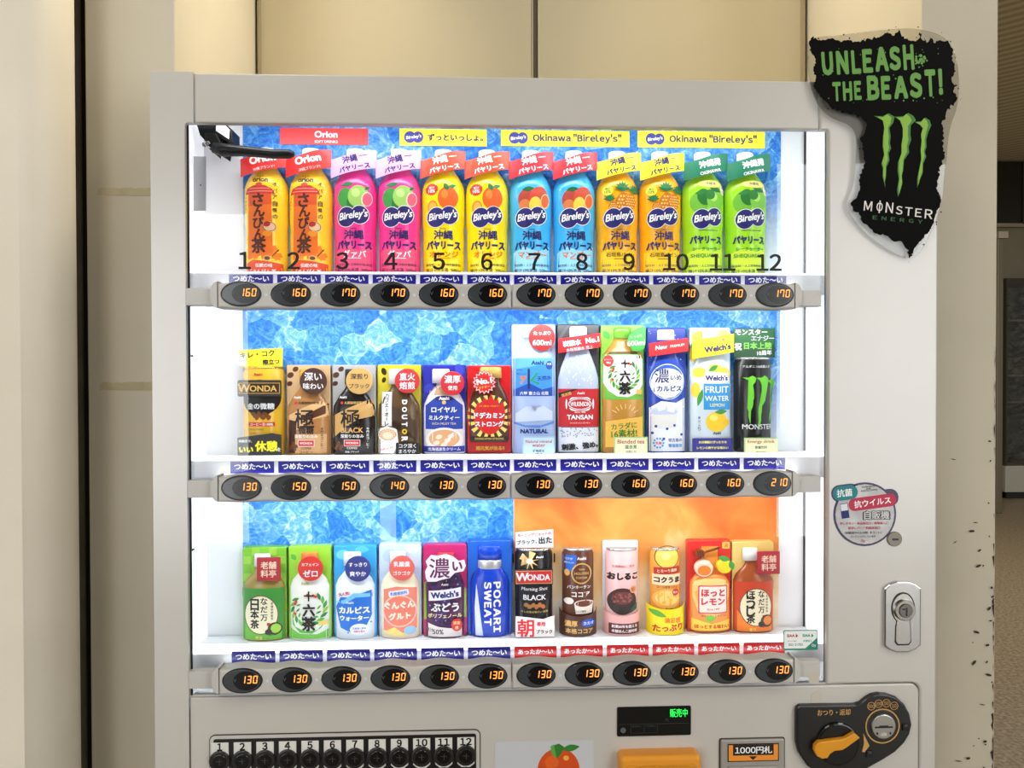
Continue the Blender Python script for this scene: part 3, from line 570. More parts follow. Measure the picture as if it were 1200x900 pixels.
# ------------------------------------------------------------------ the drinks on show (units of 1.25 mm)
DS = 0.00125; YD = 0.1225
RX = [(X(307.5, 0.09), X(880.5, 0.09)), (X(304, 0.09), X(888, 0.09)), (X(304.5, 0.09), X(887.5, 0.09))]
def slot(r, i): a, b = RX[r]; return (a+(b-a)*(i-1)/11, YD, BASE[r]+0.0002)
def drink(kind, label, cat, r, i, group=None): return empty(kind, slot(r, i), label, cat, group)
def DP(): return Part(DS)
def copy_tree(o, parent=None):
    c = o.copy(); C.objects.link(c)
    if parent is not None: c.parent = parent; c.matrix_parent_inverse = o.matrix_parent_inverse
    for ch in list(o.children): copy_tree(ch, c)
    return c
GR_JUICE = 'Okinawan juice bottles on the top row'
WHITE = (246, 246, 246); NAVY = (34, 30, 96); INK = (28, 24, 24); RED = (206, 40, 44)
glossy = {}
def plastic(col, rough=0.22):
    return mat(tuple(col), rough, 0, 0, 0.5)
def cap(root, v0, v1, r, col=(250, 250, 250), u=0, yc=-2, k=0.8, name='cap'):
    p = DP(); p.lathe([(v0, r), (v1-1.2, r*0.97), (v1, r*0.86)], k, plastic(col), u, yc, 24)
    return p.build(name, root)
def gblob(p, cx, cv, s=1.0):     # the peanut-shaped navy badge with its script
    for e, c in ((1.0, (236, 236, 240)), (0.0, (36, 32, 104))):
        for ex, ev, rx, ry, ro in ((-8, -1, 10.5, 11.5, -12), (7.5, 1.5, 10, 10.5, -10), (0, 0, 9, 7, 8)):
            p.E(cx+ex*s, cv+ev*s, (rx+e*0.7)*s, (ry+e*0.7)*s, c, ro)
    p.T("Bireley's", cx, cv+0.5*s, 11.5*s, WHITE, w=33*s, rot=9, shear=0.28, bold=0.03)
def ribbon(root, col, lines, dy=0, name='neck_ribbon'):
    """a plastic band wrapped round the neck and shoulders, rising to the right"""
    p = DP(); y0 = -27; n = 14
    lo = lambda u: 124+dy+0.235*u; hi = lambda u: 145+dy+0.21*u+1.2*math.sin(u/9)
    us = [-26.5+53*i/n for i in range(n+1)]
    dep = lambda u: -25+0.013*u*u
    vs = [(u, dep(u), lo(u)) for u in us]+[(u, dep(u), hi(u)) for u in us]+[(u, dep(u)+1, lo(u)) for u in us]+[(u, dep(u)+1, hi(u)) for u in us]
    m = n+1; fs = []
    for i in range(n): fs += [(i, i+1, m+i+1, m+i), (2*m+i, 3*m+i, 3*m+i+1, 2*m+i+1), (i, 2*m+i, 2*m+i+1, i+1), (m+i, m+i+1, 3*m+i+1, 3*m+i)]
    fs += [(0, m, 3*m, 2*m), (n, 2*m+n, 3*m+n, m+n)]
    p._add(vs, fs, plastic(col, 0.3)); p.surf = lambda u, v: dep(u); p.vcuts = []
    lines(p); return p.build(name, root)
PROF1 = [(0, 22.5), (1.5, 24.3), (48, 24.6), (58, 24.2), (66, 25.2), (101, 25.4), (106, 24.8), (107.5, 25.0), (113, 23.6), (119, 20.8), (124, 17.5), (129, 14), (134, 11.5), (138, 10.4)]
def pet(root, col, prof=PROF1, k=0.8, yc=-1.5, name='bottle_body'):
    p = DP(); p.lathe(prof, k, plastic(col), 0, yc, 32); return p.build(name, root)
LAB1 = lambda: DP().wrap(PROF1, 0.8, 0, -1.5)
# jasmine tea
def sanpin(label):
    t = drink('tea_bottle', label, 'drink bottle', 0, 1, 'amber jasmine tea bottles')
    pet(t, (252, 206, 48)); cap(t, 138, 155, 10.8)
    p = LAB1(); p.P([(-25, 0), (-25, 16), (-12, 22), (5, 20), (24, 17), (24, 0)], (222, 84, 44))
    for q in ((8, 32, 9), (15, 26, 6), (3, 25, 5), (-9, 26, 5)): p.B(q[0], q[1], q[2]*.6, q[2], 7, (236, 132, 40))
    p.P([(-19, 22), (-17, 101), (10, 101), (11, 30)], (232, 112, 34)); p.P([(-18, 84), (-17, 101), (10, 101), (10.4, 86)], (214, 84, 40))
    p.P([(-22, 98), (-19, 105), (-10, 108), (3, 108), (11, 104), (14, 98)], (196, 52, 44)); p.R(-4, 104.5, 24, 0.8, (232, 150, 130)); p.R(-4, 101, 30, 0.8, (232, 150, 130)); p.E(-4, 109, 4, 2.4, (206, 70, 50))
    p.T('orion', -3, 115, None, (50, 34, 20), w=18, bold=0.05); p.T('• • •', -3, 119.5, None, (50, 34, 20), w=7)
    for i, ch in enumerate('さんぴん茶'): p.T(ch, -5+(i % 2)*1.2, 91-i*13.2, None, (74, 36, 22), w=13.5 if i != 4 else 18, bold=0.045)
    for i, ch in enumerate('オバア自慢の'): p.T(ch, 13.5+0.5*(i % 2), 110-i*7.6, None, (84, 52, 20), w=5, bold=0.02)
    p.E(7.5, 60, 7.5, 6, (228, 190, 150), -25); p.E(5, 63, 4, 3, (186, 52, 44), 20); p.ring(7.5, 60, 7, 5.4, 0.6, (84, 44, 24)); p.E(5, 52, 5, 3.5, (238, 150, 40)); p.R(14, 30, 1, 11, (90, 50, 24), 0, -40); p.E(5, 23.5, 4, 3, (120, 70, 50)); p.ring(5, 23.5, 4, 3, 0.7, (240, 200, 150))
    p.T('伝統の味', 1, 15.2, 4.6, WHITE); p.T('「さんぴん茶」', 1, 8.2, None, WHITE, w=32); p.T('SANPIN TEA', 1, 3.8, None, WHITE, w=14); p.T('うちなー', -21, 60, None, (120, 70, 20), w=2) if False else p.TV('沖縄県産', -21.2, 96, 4, 2.2, (170, 90, 20))
    p.build('printed_label', t)
    def rb(q): q.T('Orion', 0.5, 138, None, WHITE, w=30, rot=12, bold=0.05); q.T('沖縄ブランド!', 2.5, 127.5, None, (250, 220, 210), w=25, rot=13, bold=0.01)
    ribbon(t, (214, 44, 42), rb); return t
a_ = sanpin('amber jasmine tea bottle under the black stay arm, behind number 1')
b_ = copy_tree(a_); b_.location = slot(0, 2); b_['label'] = 'amber jasmine tea bottle with a red neck band, second from the left, behind number 2'
# juices
def f_guava(p):
    p.E(-9, 94, 9.5, 12, (60, 150, 62), 6); p.E(-3.5, 86, 4, 10, (36, 112, 52)); p.E(6, 96, 12, 13, (150, 198, 96), -8); p.E(3, 100, 5, 5, (186, 218, 130), -8); p.E(15.5, 93, 6, 8.6, (240, 210, 190), -10); p.E(15.8, 93, 5, 7.6, (232, 92, 120), -10); p.leaf(-7, 110, 16, 6, 8, (28, 104, 60)); p.leaf(16, 106, 7, 4, 40, (32, 110, 60))
def f_orange(p):
    p.E(6, 95, 12, 13.5, (232, 94, 28)); p.E(2, 99, 4, 5, (244, 132, 56)); p.leaf(4, 108, 10, 6, -60, (30, 110, 56)); p.leaf(11, 109, 10, 4.5, 15, (44, 130, 60)); p.E(-12, 84, 6, 8, (238, 112, 40)); p.E(-12, 84, 4.6, 6.4, (248, 176, 70)); p.B(-13, 105, 6.4, 7.6, 18, (206, 42, 40)); p.T('果汁', -13, 107, 3.2, WHITE); p.T('10%', -13, 103, None, WHITE, w=8)
def f_mango(p):
    p.E(-6, 93, 10, 13, (176, 62, 50), 4); p.E(-8, 87, 7, 7, (206, 120, 60), 4); p.E(8, 95, 11, 14.5, (200, 74, 54), -14); p.E(4, 88, 7, 9, (226, 200, 70), -14); p.E(16, 92, 5.6, 9, (240, 190, 120), -8); p.E(16, 92, 4.4, 7.6, (222, 96, 48), -8); p.leaf(-4, 106, 14, 6, 6, (26, 96, 48))
def f_pine(p):
    for cx, cv, s, r in ((5, 90, 12, 0), (13, 92, 9, -14), (-8, 85, 6, 10)):
        p.E(cx, cv, s*0.85, s*1.05, (206, 108, 28), r)
        for i in range(-2, 3):
            for j in range(-2, 3):
                if i*i+j*j < 6: p.E(cx+i*s*0.3+(j % 2)*s*0.14, cv+j*s*0.34, s*0.11, s*0.1, (250, 204, 96))
    for cx, cv, s in ((3, 105, 11), (19, 103, 10), (-12, 93, 8)):
        for k in range(7): p.leaf(cx+0.35*s*math.cos(math.radians(20+k*23)), cv+0.45*s*math.sin(math.radians(20+k*23)), s*1.2, s*0.34, 20+k*23, (24, 104+8*(k % 3), 58))
    p.E(-14, 105, 6, 6, (226, 222, 60)); p.T('果汁', -14, 107, 2.8, (60, 110, 30)); p.T('10%', -14, 103.4, None, (60, 110, 30), w=7)
def f_shiku(p):
    p.E(-8, 92, 11, 13, (110, 180, 50)); p.E(-3, 98, 8, 10, (34, 110, 44), 20); p.E(11, 94, 11, 12, (120, 190, 60)); p.E(8, 98, 5, 5, (164, 214, 96)); p.E(4, 101, 6, 6, (44, 120, 50)); p.leaf(10, 108, 18, 7, -20, (30, 108, 52)); p.leaf(-6, 104, 16, 6, 14, (40, 122, 52)); p.E(21, 108, 3.4, 6.6, (240, 236, 220), 10); p.TV('果汁', 21, 113, 5, 3.4, (200, 50, 50))
def juice(i, body, band, bandtext, fruit, third, tcol, label, lower=None, green=False):
    t = drink('juice_bottle', label, 'drink bottle', 0, i, GR_JUICE); pet(t, body); cap(t, 138, 155, 10.6)
    p = LAB1()
    if lower: p.P([(-24.3, 1.5), (-24.3, 30), (-10, 38), (8, 33), (24.3, 40), (24.3, 1.5)], lower)
    fruit(p); dx = 2 if green else 0
    gblob(p, dx, 73); p.R(dx, 58.6, 8, 0.7, NAVY)
    if green:
        p.E(5, 114, 16, 4.8, (214, 200, 70)); p.E(5, 114, 14.5, 4, (240, 226, 120)); p.T('沖縄発', 5, 114.4, None, NAVY, w=13); p.R(dx, 58.6, 24, 0.7, NAVY)
        p.T('パヤリース', 0, 47.5, 9.5, NAVY, w=38, bold=0.07); p.T('シークヮーサー', 1, 36.5, None, (36, 130, 60), w=34, bold=0.05); p.T('SHEQUASAR', -1, 28.2, None, (36, 130, 60), w=34, bold=0.02)
    else:
        p.T('沖縄', 0.5, 51.5, None, NAVY, w=23, bold=0.035); p.T('パヤリース', 0.5, 39.5, 10, NAVY, w=40, bold=0.07); p.T(third, 1, 29, None, tcol, w=min(34, 9*len(third)), bold=0.03); p.R(1, 24, 16, 0.8, tcol)
    dk = (60, 50, 40) if not lower else (40, 50, 90)
    p.T('保存料・人工甘味料無添加', 0, 16.5, None, dk, w=41, bold=0.01); p.T('果汁10%未満  500ml', 0, 10.3, None, dk, w=41, bold=0.01); p.build('printed_label', t)
    def rb(q):
        if green: q.T('沖縄発', 3, 137.5, None, WHITE, w=27, rot=12, bold=0.05); q.T('OKINAWA', 4, 127.5, None, WHITE, w=26, rot=13, bold=0.02)
        else: q.T('沖縄', -3, 138.5, None, bandtext, w=18, rot=12, bold=0.04); q.R(12, 143, 9, 0.9, bandtext, 0, 12); q.T('パヤリース', 2, 129, None, bandtext, w=36, rot=12, bold=0.05)
    ribbon(t, band, rb); return t
specs = [(3, (240, 60, 144), (232, 176, 236), NAVY, f_guava, 'グァバ', WHITE, 'pink guava juice bottle with a lilac neck band', (238, 84, 120), False),
         (5, (250, 220, 8), (228, 70, 36), WHITE, f_orange, 'オレンジ', (226, 100, 20), 'yellow orange-juice bottle with an orange-red neck band', None, False),
         (7, (64, 178, 234), (206, 38, 52), WHITE, f_mango, 'マンゴー', (236, 120, 40), 'sky blue mango juice bottle with a red neck band', (150, 214, 240), False),
         (9, (252, 178, 20), (244, 230, 40), NAVY, f_pine, '石垣島パイン', (96, 60, 20), 'golden pineapple juice bottle with a yellow neck band', (254, 206, 40), False),
         (11, (160, 220, 40), (24, 116, 84), WHITE, f_shiku, '', WHITE, 'lime green citrus juice bottle with a dark green neck band', (206, 232, 60), True)]
ROW1 = {1: a_, 2: b_}
for i, body, band, bt, fr, th, tc_, lab, low, gr_ in specs:
    t = juice(i, body, band, bt, fr, th, tc_, lab+', behind number %d' % i, low, gr_)
    c = copy_tree(t); c.location = slot(0, i+1); c['label'] = lab+', behind number %d' % (i+1)

# ------------------------------------------------------------------ middle and bottom rows: moulded sample cards and cans
def card(w_, h, col, d=12, rad=2):
    p = DP(); p.prism(rrect(0, h/2, w_, h, rad), -d, 0, plastic(col, 0.3), 1.0, 2); p.flat(-d); return p
def relief(root, prof, col, k=0.42, yc=-11.8, u=0, name='bottle_body', n=30):
    p = DP(); p.lathe(prof, k, plastic(col), u, yc, n); return p
def lab(prof, k=0.42, yc=-11.8, u=0): return DP().wrap(prof, k, u, yc)
def badge(root, cu, cv, r, col, l1, l2, tcol=WHITE, y=-24, w1=None, w2=None, square=False):
    p = DP(); p.prism(rrect(cu, cv, 2*r, 2*r, 1) if square else ell(cu, cv, r, r, 0, 36), y, y+2.5, plastic(col, 0.35), 0.5); p.flat(y)
    p.T(l1, cu, cv+r*0.34, None, tcol, w=w1 or r*1.3, bold=0.02); p.T(l2, cu, cv-r*0.38, None, tcol, w=w2 or r*1.5, bold=0.02); return p.build('badge', root)
def can(root, r, h, col, rim=(206, 206, 204)):
    prof = [(0, r-2), (1.5, r-0.5), (4, r), (h-7, r), (h-3, r-1.8), (h-2.4, r-1.8)]
    p = DP(); p.lathe(prof, 0.75, plastic(col, 0.25), 0, -6, 34); p.build('can_body', root)
    p = DP(); p.lathe([(h-2.6, r-1.6), (h-2, r-0.9), (h, r-0.9), (h, r-2)], 0.75, mat(rim, 0.25, 0.8), 0, -6, 34); p.build('can_rim', root)
    return prof, DP().wrap(prof, 0.75, 0, -6)
def clips(root, w_, v, col=(24, 24, 24)):
    for s_ in (-1, 1):
        p = DP(); p.box(s_*w_/2-1.2 if s_ < 0 else w_/2-0.4, s_*w_/2+0.4 if s_ < 0 else w_/2+1.2, -9, -3, v-5, v+5, plastic(col), 0.4); p.build('clip', root)
def header(root, w_, v0, v1, col, slope=0.0, y=-16, name='header_card'):
    p = DP(); p.prism([(-w_/2, v0), (w_/2, v0), (w_/2, v1+slope*w_/2), (-w_/2, v1-slope*w_/2)], y, y+1.5, plastic(col, 0.35), 0.3); p.flat(y); return p
def banner(root, w_, cv, h, col, rot, y=-27, name='sash'):
    s_ = math.tan(math.radians(rot)); p = DP(); p.prism([(-w_/2, cv-h/2-s_*w_/2), (w_/2, cv-h/2+s_*w_/2), (w_/2, cv+h/2+s_*w_/2), (-w_/2, cv+h/2-s_*w_/2)], y, y+2, plastic(col, 0.35), 0.3); p.flat(y); return p
def finish(root, **parts):
    for k, p in parts.items(): p.build(k, root)
GM, GB = 'moulded drink samples on the middle row', 'moulded drink samples on the bottom row'
# --- middle row
# 1 gold canned coffee
t = drink('coffee_can', 'gold canned coffee with a black band and yellow header card, middle row', 'drink can', 1, 1, GM)
prof, p = can(t, 24, 104, (226, 178, 46), (230, 196, 80))
p.E(0, 68, 22, 21, (24, 22, 20)); p.T('Asahi', -2, 95, None, (190, 40, 40), w=10, bold=0.04); p.R(0, 61, 34, 11, (24, 22, 20)); p.T('金の微糖', 0, 58, None, WHITE, w=31, bold=0.02)
for i in range(9): p.E(-8+i*2.2, 49-(i % 3)*2.2, 3, 2.2, (110+10*(i % 3), 66, 30), 30*i)
p.R(1, 37, 30, 4.6, (200, 44, 40)); p.T('コーヒー豆100%', 1, 37, None, WHITE, w=26); p.T('WONDA COFFEE', -6, 31, None, (120, 90, 20), w=20); p.T('コーヒー', -8, 27, None, (90, 60, 10), w=9); p.build('printed_label', t)
p = DP(); p.prism(rrect(0, 79, 50, 19, 2), -26.5, -24.5, plastic((22, 20, 18), 0.3), 0.4); p.flat(-26.5); p.R(0, 79, 47, 12.5, (196, 150, 60)); p.R(0, 79, 45.5, 11, (24, 20, 18)); p.T('W', -17.5, 79, 9.4, (222, 176, 80), bold=0.03); p.T('ONDA', 4.5, 78.6, 7, (222, 176, 80), w=31, bold=0.03); p.build('name_band', t)
p = header(t, 50, 104, 124.5, (222, 204, 26), 0.05, -20); p.R(-21, 112, 8, 13, (232, 220, 200)); p.T('キレ・コク', -4, 118.5, None, INK, w=40, rot=5, bold=0.04); p.T('際立つ', 12, 109.5, None, INK, w=19, rot=4, bold=0.04); p.build('header_card', t)
p = DP(); p.prism([(-25, 1), (25, 1), (25, 25), (14, 27), (0, 25), (-25, 22)], -28, -26, plastic((20, 20, 20), 0.35), 0.4); p.flat(-28); p.T('高級豆で、', -16, 18, None, WHITE, w=15, bold=0.03); p.T('いい', -15, 8, None, (240, 230, 30), w=16, bold=0.06); p.T('休憩', 8, 12, None, (240, 230, 30), w=26, bold=0.05); p.T('を', 22.5, 8, 4.5, WHITE); p.build('foot_card', t)
COF = [(0, 24), (2, 25), (48, 25), (58, 24), (70, 17), (76, 12), (80, 9.5), (83, 9)]
def coffee(i, label, cardc, bodyc, sweep, badgec, l1, l2, btx, mid, sub, capc):
    t = drink('coffee_bottle', label, 'drink bottle', 1, i, GM)
    p = card(51, 106, cardc)
    for q in ((-21, 94, 4), (-22, 84, 3.4), (-15, 101, 3.6)): p.E(q[0], q[1], q[2], q[2]*0.8, (84, 46, 26), 30); p.R(q[0], q[1], 0.6, q[2]*1.4, (40, 20, 10), 0, 30)
    p.build('backing_card', t); relief(t, COF, bodyc).build('bottle_body', t); cap(t, 83, 101, 10.5, capc, 0, -13, 0.5)
    p = lab(COF); p.P([(-24, 20), (-24, 46), (-4, 56), (20, 66), (24, 52), (24, 46), (5, 42), (-12, 30)], sweep); p.P([(-8, 44), (24, 61), (24, 50), (-2, 40)], (90, 50, 26)) if i == 2 else p.P([(-10, 46), (24, 64), (24, 58), (-4, 44)], (216, 170, 104))
    if i == 2: p.P([(-22, 3), (-22, 42), (-12, 40), (-14, 3)], (64, 34, 22)); p.R(4, 14, 36, 22, (212, 166, 112))
    p.T('Asahi', -12, 68, None, WHITE, w=9, bold=0.03); p.R(-13, 61.5, 3, 3, RED); p.T('丸福珈琲店監修', 2, 61.5, None, INK if i == 2 else (220, 180, 110), w=24, bold=0.02)
    p.T('極', -3, 43, None, INK if i == 3 else (42, 24, 18), w=23, bold=0.02); p.T(mid, -1, 29.5, None, INK if i == 2 else (226, 178, 108), w=26 if i == 3 else 18, bold=0.03); p.T(sub, -1, 22.5, None, WHITE, w=27, bold=0.02)
    p.R(-1, 14.5, 19, 7.6, WHITE); p.R(-1, 14.5, 18, 6.6, (204, 54, 54)); p.T('WONDA', -1, 14.5, None, WHITE, w=15, bold=0.03); p.T('COFFEE', -1, 8.6, None, INK if i == 2 else WHITE, w=12); p.T('コーヒー' if i == 2 else '無糖 ブラック', -1, 4.2, None, INK if i == 2 else WHITE, w=16, bold=0.02); p.TV('専門店コーヒー', 17, 33, 3.7, 2.7, (60, 34, 20) if i == 2 else WHITE)
    for k in range(5): p.E(-20+k*1.8, 8+(k % 3)*3, 2.6, 2, (110, 64, 34), 40*k)
    p.build('printed_label', t); badge(t, 8, 87, 15.5, badgec, l1, l2, btx); return t
coffee(2, 'tan bottled coffee sample with a dark brown round badge, beside the gold can', (206, 168, 120), (178, 124, 70), (226, 182, 124), (66, 34, 24), '深い', '味わい', WHITE, '微糖', '深煎りの旨み', (214, 160, 60))
coffee(3, 'black bottled coffee sample with a tan round badge and silver card', (176, 174, 172), (34, 28, 26), (210, 164, 98), (206, 164, 96), '深煎り', 'ブラック', INK, 'BLACK', '深煎りの旨み', (30, 30, 32))
# 4 cafe au lait
t = drink('coffee_bottle', 'brown bottled cafe au lait sample on an olive yellow card with a red badge', 'drink bottle', 1, 4, GM)
p = card(51, 106, (206, 190, 44)); p.E(-18, 98, 3, 4.4, (40, 28, 20), 20); p.E(-18, 88, 2.4, 3.4, (40, 28, 20), -20); p.build('backing_card', t)
relief(t, COF, (96, 72, 46)).build('bottle_body', t); cap(t, 83, 101, 10.5, (240, 240, 236), -2, -13, 0.5)
p = lab(COF); p.P([(-24, 44), (-24, 60), (0, 56), (24, 36), (24, 14), (0, 40)], (74, 54, 36)); p.P([(-24, 2), (-25, 30), (-14, 34), (-2, 30), (0, 14), (-6, 2)], (246, 242, 236)); p.E(-13, 24, 12, 8.5, (250, 244, 236)); p.E(-13, 24, 10.6, 7.2, (206, 150, 96)); p.E(-13, 23, 6, 4, (236, 206, 166)); p.T('Cafe au lait', -14, 8, None, (200, 60, 60), w=16, rot=14, shear=.2)
p.R(-14, 54, 12, 40, (240, 238, 232)); p.TV('カフェ・オ・レ', -14, 72, 5.4, 4.8, INK, 0.03)
for k, ch in enumerate('DOUTOR'): p.T(ch, 7, 62-k*8.6, None, (240, 200, 30) if k == 4 else WHITE, w=5.4 if ch != 'O' else 6, rot=-90, bold=0.07)
p.build('printed_label', t); badge(t, 10.5, 87, 14.5, (196, 52, 52), '直火', '焙煎', w1=18, w2=18)
p = DP(); p.prism(rrect(10.5, 7.5, 27, 14, 1), -24.5, -22.5, plastic((26, 24, 22), 0.35), 0.3); p.flat(-24.5); p.T('コク深く', 10.5, 11, None, WHITE, w=20); p.T('まろやか', 10.5, 4.6, None, WHITE, w=20); p.build('foot_card', t)
# 5 royal milk tea
TEA = [(0, 23), (2, 24.4), (52, 24.4), (60, 23.6), (70, 19), (77, 12.5), (81, 9.6), (84, 9)]
t = drink('milk_tea_bottle', 'milk tea bottle sample with a blue label on a navy card', 'drink bottle', 1, 5, GM)
p = card(51, 106, (44, 46, 160))
for q in ((-18, 78, 14, 10), (18, 100, 10, 14)): p.E(q[0], q[1], q[2]*.5, q[3]*.5, (60, 70, 190), 20)
p.build('backing_card', t); relief(t, TEA, (232, 226, 226)).build('bottle_body', t); cap(t, 84, 101, 10.5, (236, 236, 240), -4, -13, 0.5)
p = lab(TEA); p.P([(-17, 77), (-12, 80), (12, 80), (16, 76), (17, 70), (-18, 70)], (190, 150, 110)); p.P([(-22, 30), (-22, 58), (-12, 66), (0, 69), (12, 66), (22, 58), (22, 30)], (36, 64, 160)); p.E(0, 66, 11, 3.6, (34, 40, 110)); p.T('Asahi', 0, 66.4, None, WHITE, w=12, bold=0.04); p.E(0, 61.5, 2.4, 2.4, (214, 176, 90)); p.T('ロイヤル', 0, 53, None, WHITE, w=30, bold=0.04); p.T('ミルクティー', 0, 43.5, None, WHITE, w=36, bold=0.045); p.T('RICH MILKY TEA', 0, 36.6, None, (220, 200, 140), w=28)
p.E(0, 17, 22, 15, (244, 236, 228)); p.E(0, 19, 18, 10.5, (226, 170, 120))
for q in ((-6, 21), (4, 17), (-9, 14), (8, 22), (0, 12)): p.E(q[0], q[1], 4, 2.6, (246, 222, 194), 20)
p.R(7, 20, 2, 14, (246, 240, 234), 0, -35); p.R(0, 6.5, 48, 7, (38, 54, 150)); p.T('北海道産生クリーム', 0, 6.6, None, WHITE, w=38, bold=0.03); p.build('printed_label', t)
badge(t, 10, 84, 14, (204, 46, 52), '濃厚', '使用', w1=19, w2=11)
# 6 energy soda
t = drink('energy_drink_bottle', 'red card sample with a flame emblem and starburst badge', 'drink bottle', 1, 6, GM)
p = card(52, 105, (200, 30, 34)); p.T('超元気が出る!!', 1, 6.5, None, (246, 200, 60), w=34, bold=0.05); p.build('backing_card', t)
ESB = [(14, 22), (16, 23.4), (60, 23.4), (72, 20), (82, 14), (88, 12.4), (90, 12)]
relief(t, ESB, (84, 52, 34)).build('bottle_body', t); cap(t, 90, 103, 13, (212, 178, 96), 2, -13, 0.45)
p = lab(ESB)
for k in range(18): a = math.radians(k*20); p.P([(0, 42), (26*math.cos(a-0.09), 44+26*math.sin(a-0.09)), (26*math.cos(a+0.09), 44+26*math.sin(a+0.09))], (240, 214, 110)) if abs(26*math.cos(a)) < 23 or True else 0
p.P([(-17, 40), (-18, 52), (-13, 62), (-10, 56), (-6, 68), (-2, 62), (2, 72), (6, 62), (10, 66), (12, 58), (17, 62), (19, 48), (17, 36), (8, 26), (0, 23), (-9, 27)], (210, 34, 32)); p.E(0, 45, 18.5, 20, (206, 34, 32)); p.T('アミノ酸 ローヤルゼリー', 0, 57, None, (240, 200, 60), w=24); p.T('ドデカミン', 0, 46, None, WHITE, w=36, bold=0.06); p.T('ストロング', 0, 36, None, WHITE, w=34, bold=0.06); p.R(0, 18.5, 44, 5, (24, 20, 18)); p.T('DODECAMIN STRONG', 0, 18.5, None, (220, 180, 80), w=34); p.build('printed_label', t)
p = DP(); p.prism(burst(-6, 85, 11.5, 15, 16), -23, -20.5, plastic((206, 36, 36), 0.35), 0.2); p.flat(-23); p.B(-6, 85, 10.6, 13.6, 16, (232, 222, 214)); p.B(-6, 85, 9.6, 12.4, 16, (206, 36, 36)); p.T('No.1', -6, 86.5, None, WHITE, w=18, rot=8, bold=0.06); p.T('エナジー', -6, 79.4, None, (244, 208, 80), w=13, rot=8, bold=0.03); p.build('badge', t)
# 7 water
WAT = [(0, 24), (2, 25), (60, 24.4), (66, 25), (112, 25), (118, 23), (126, 17), (133, 11.5), (137, 10.5)]
t = drink('water_bottle', 'tall pale blue water bottle sample with a red round 600 ml badge', 'drink bottle', 1, 7, GM)
p = card(52, 154, (198, 206, 234)); p.E(-16, 140, 6, 4, (170, 190, 230), 30); p.build('backing_card', t); relief(t, WAT, (170, 190, 228), 0.36).build('bottle_body', t); cap(t, 137, 151, 11, (206, 224, 244), -3, -13, 0.4)
p = lab(WAT, 0.36); p.R(0, 91, 49, 45, (62, 140, 214)); p.P([(-24.5, 68.5), (24.5, 68.5), (24.5, 80), (8, 76), (-6, 84), (-24.5, 76)], (28, 76, 170)); p.P([(-24.5, 100), (24.5, 108), (24.5, 113.5), (-24.5, 113.5)], (96, 170, 230)); p.T('Asahi', 4, 108, None, (30, 40, 110), w=15, bold=0.05); p.E(18, 105, 4.2, 5, (34, 70, 160)); p.T('天然', 18, 106.5, 2.6, WHITE); p.T('水', -5, 88, 23, (30, 54, 110), w=6) if False else None
p.R(-6.5, 89, 2.6, 24, (40, 44, 90), 1); p.P([(-16, 92), (-9, 92), (-14, 84), (-17, 83), (-13, 89), (-16, 89)], (238, 110, 40)); p.P([(-5, 87), (3, 97), (4, 95), (-2, 87), (6, 84), (5, 82)], (40, 160, 70)); p.T('アサヒ', -17, 99.5, None, INK, w=7); p.T('おいしい', -15, 95, None, INK, w=11); p.T('天然水', 12, 90, None, (30, 60, 140), w=17, rot=6, bold=0.02); p.T('六甲 富士山 北陸', 0, 72, None, WHITE, w=34)
p.P([(-22, 48), (-10, 56), (0, 50), (10, 58), (22, 50), (22, 40), (-22, 38)], (206, 218, 242)); p.P([(-24, 38), (-10, 34), (8, 34), (24, 39), (24, 36), (6, 31), (-12, 32), (-24, 36)], (90, 140, 214)); p.T('NATURAL', 0, 27, None, (24, 50, 120), w=33, bold=0.06); p.build('printed_label', t)
badge(t, 9, 137.5, 15.5, (196, 40, 40), 'たっぷり', '600ml', w1=20, w2=22)
# 8 soda water
t = drink('soda_water_bottle', 'tall sparkling water sample with a red label on a charcoal card', 'drink bottle', 1, 8, GM)
SOD = [(0, 23), (2, 24.6), (80, 24.6), (90, 24), (102, 21), (116, 15.5), (126, 11.5), (137, 10.5)]
p = card(50, 154, (58, 58, 62)); p.P([(-24, 130), (-10, 152), (-14, 152), (-24, 138)], (90, 90, 94)); p.build('backing_card', t); relief(t, SOD, (176, 186, 208), 0.36).build('bottle_body', t); cap(t, 137, 151, 10.5, (240, 240, 242), 0, -13, 0.4)
p = lab(SOD, 0.36)
for k in range(40): p.E(random.uniform(-16, 16), random.uniform(82, 116), 0.5, 1.2, (220, 226, 238))
p.R(0, 54.5, 48.4, 45, (190, 36, 40)); p.P([(-24, 66), (-24, 72), (-6, 77), (-1, 77)], (40, 34, 30)); p.T('強炭酸', -15, 70.5, None, (220, 180, 90), w=12, rot=16); p.T('Asahi', 2, 72, None, WHITE, w=9, bold=0.03)
p.R(1, 59, 25, 16, WHITE, 4); p.E(-15, 59, 1, 6, WHITE); p.E(17, 59, 1, 6, WHITE); p.E(1, 59, 15, 7.5, (190, 36, 40)); p.E(1, 59, 14, 6.6, WHITE); p.E(1, 59, 13, 5.8, (190, 36, 40)); p.T('WILKINSON', 1, 59, 5.4, WHITE, w=23, bold=0.03); p.T('Since 1904', 1, 49.5, None, WHITE, w=13); p.T('TANSAN', 1, 43.5, None, WHITE, w=31, bold=0.04); p.T('ウィルキンソン タンサン', 1, 36.6, None, WHITE, w=24)
p.R(0, 17, 47, 28, (228, 230, 236))
for k in range(46): p.E(random.uniform(-22, 22), random.uniform(20, 31), 0.8, 0.8, (150, 160, 180))
p.T('刺激、強め。', 1, 9.5, None, INK, w=44, rot=5, bold=0.06); p.build('printed_label', t)
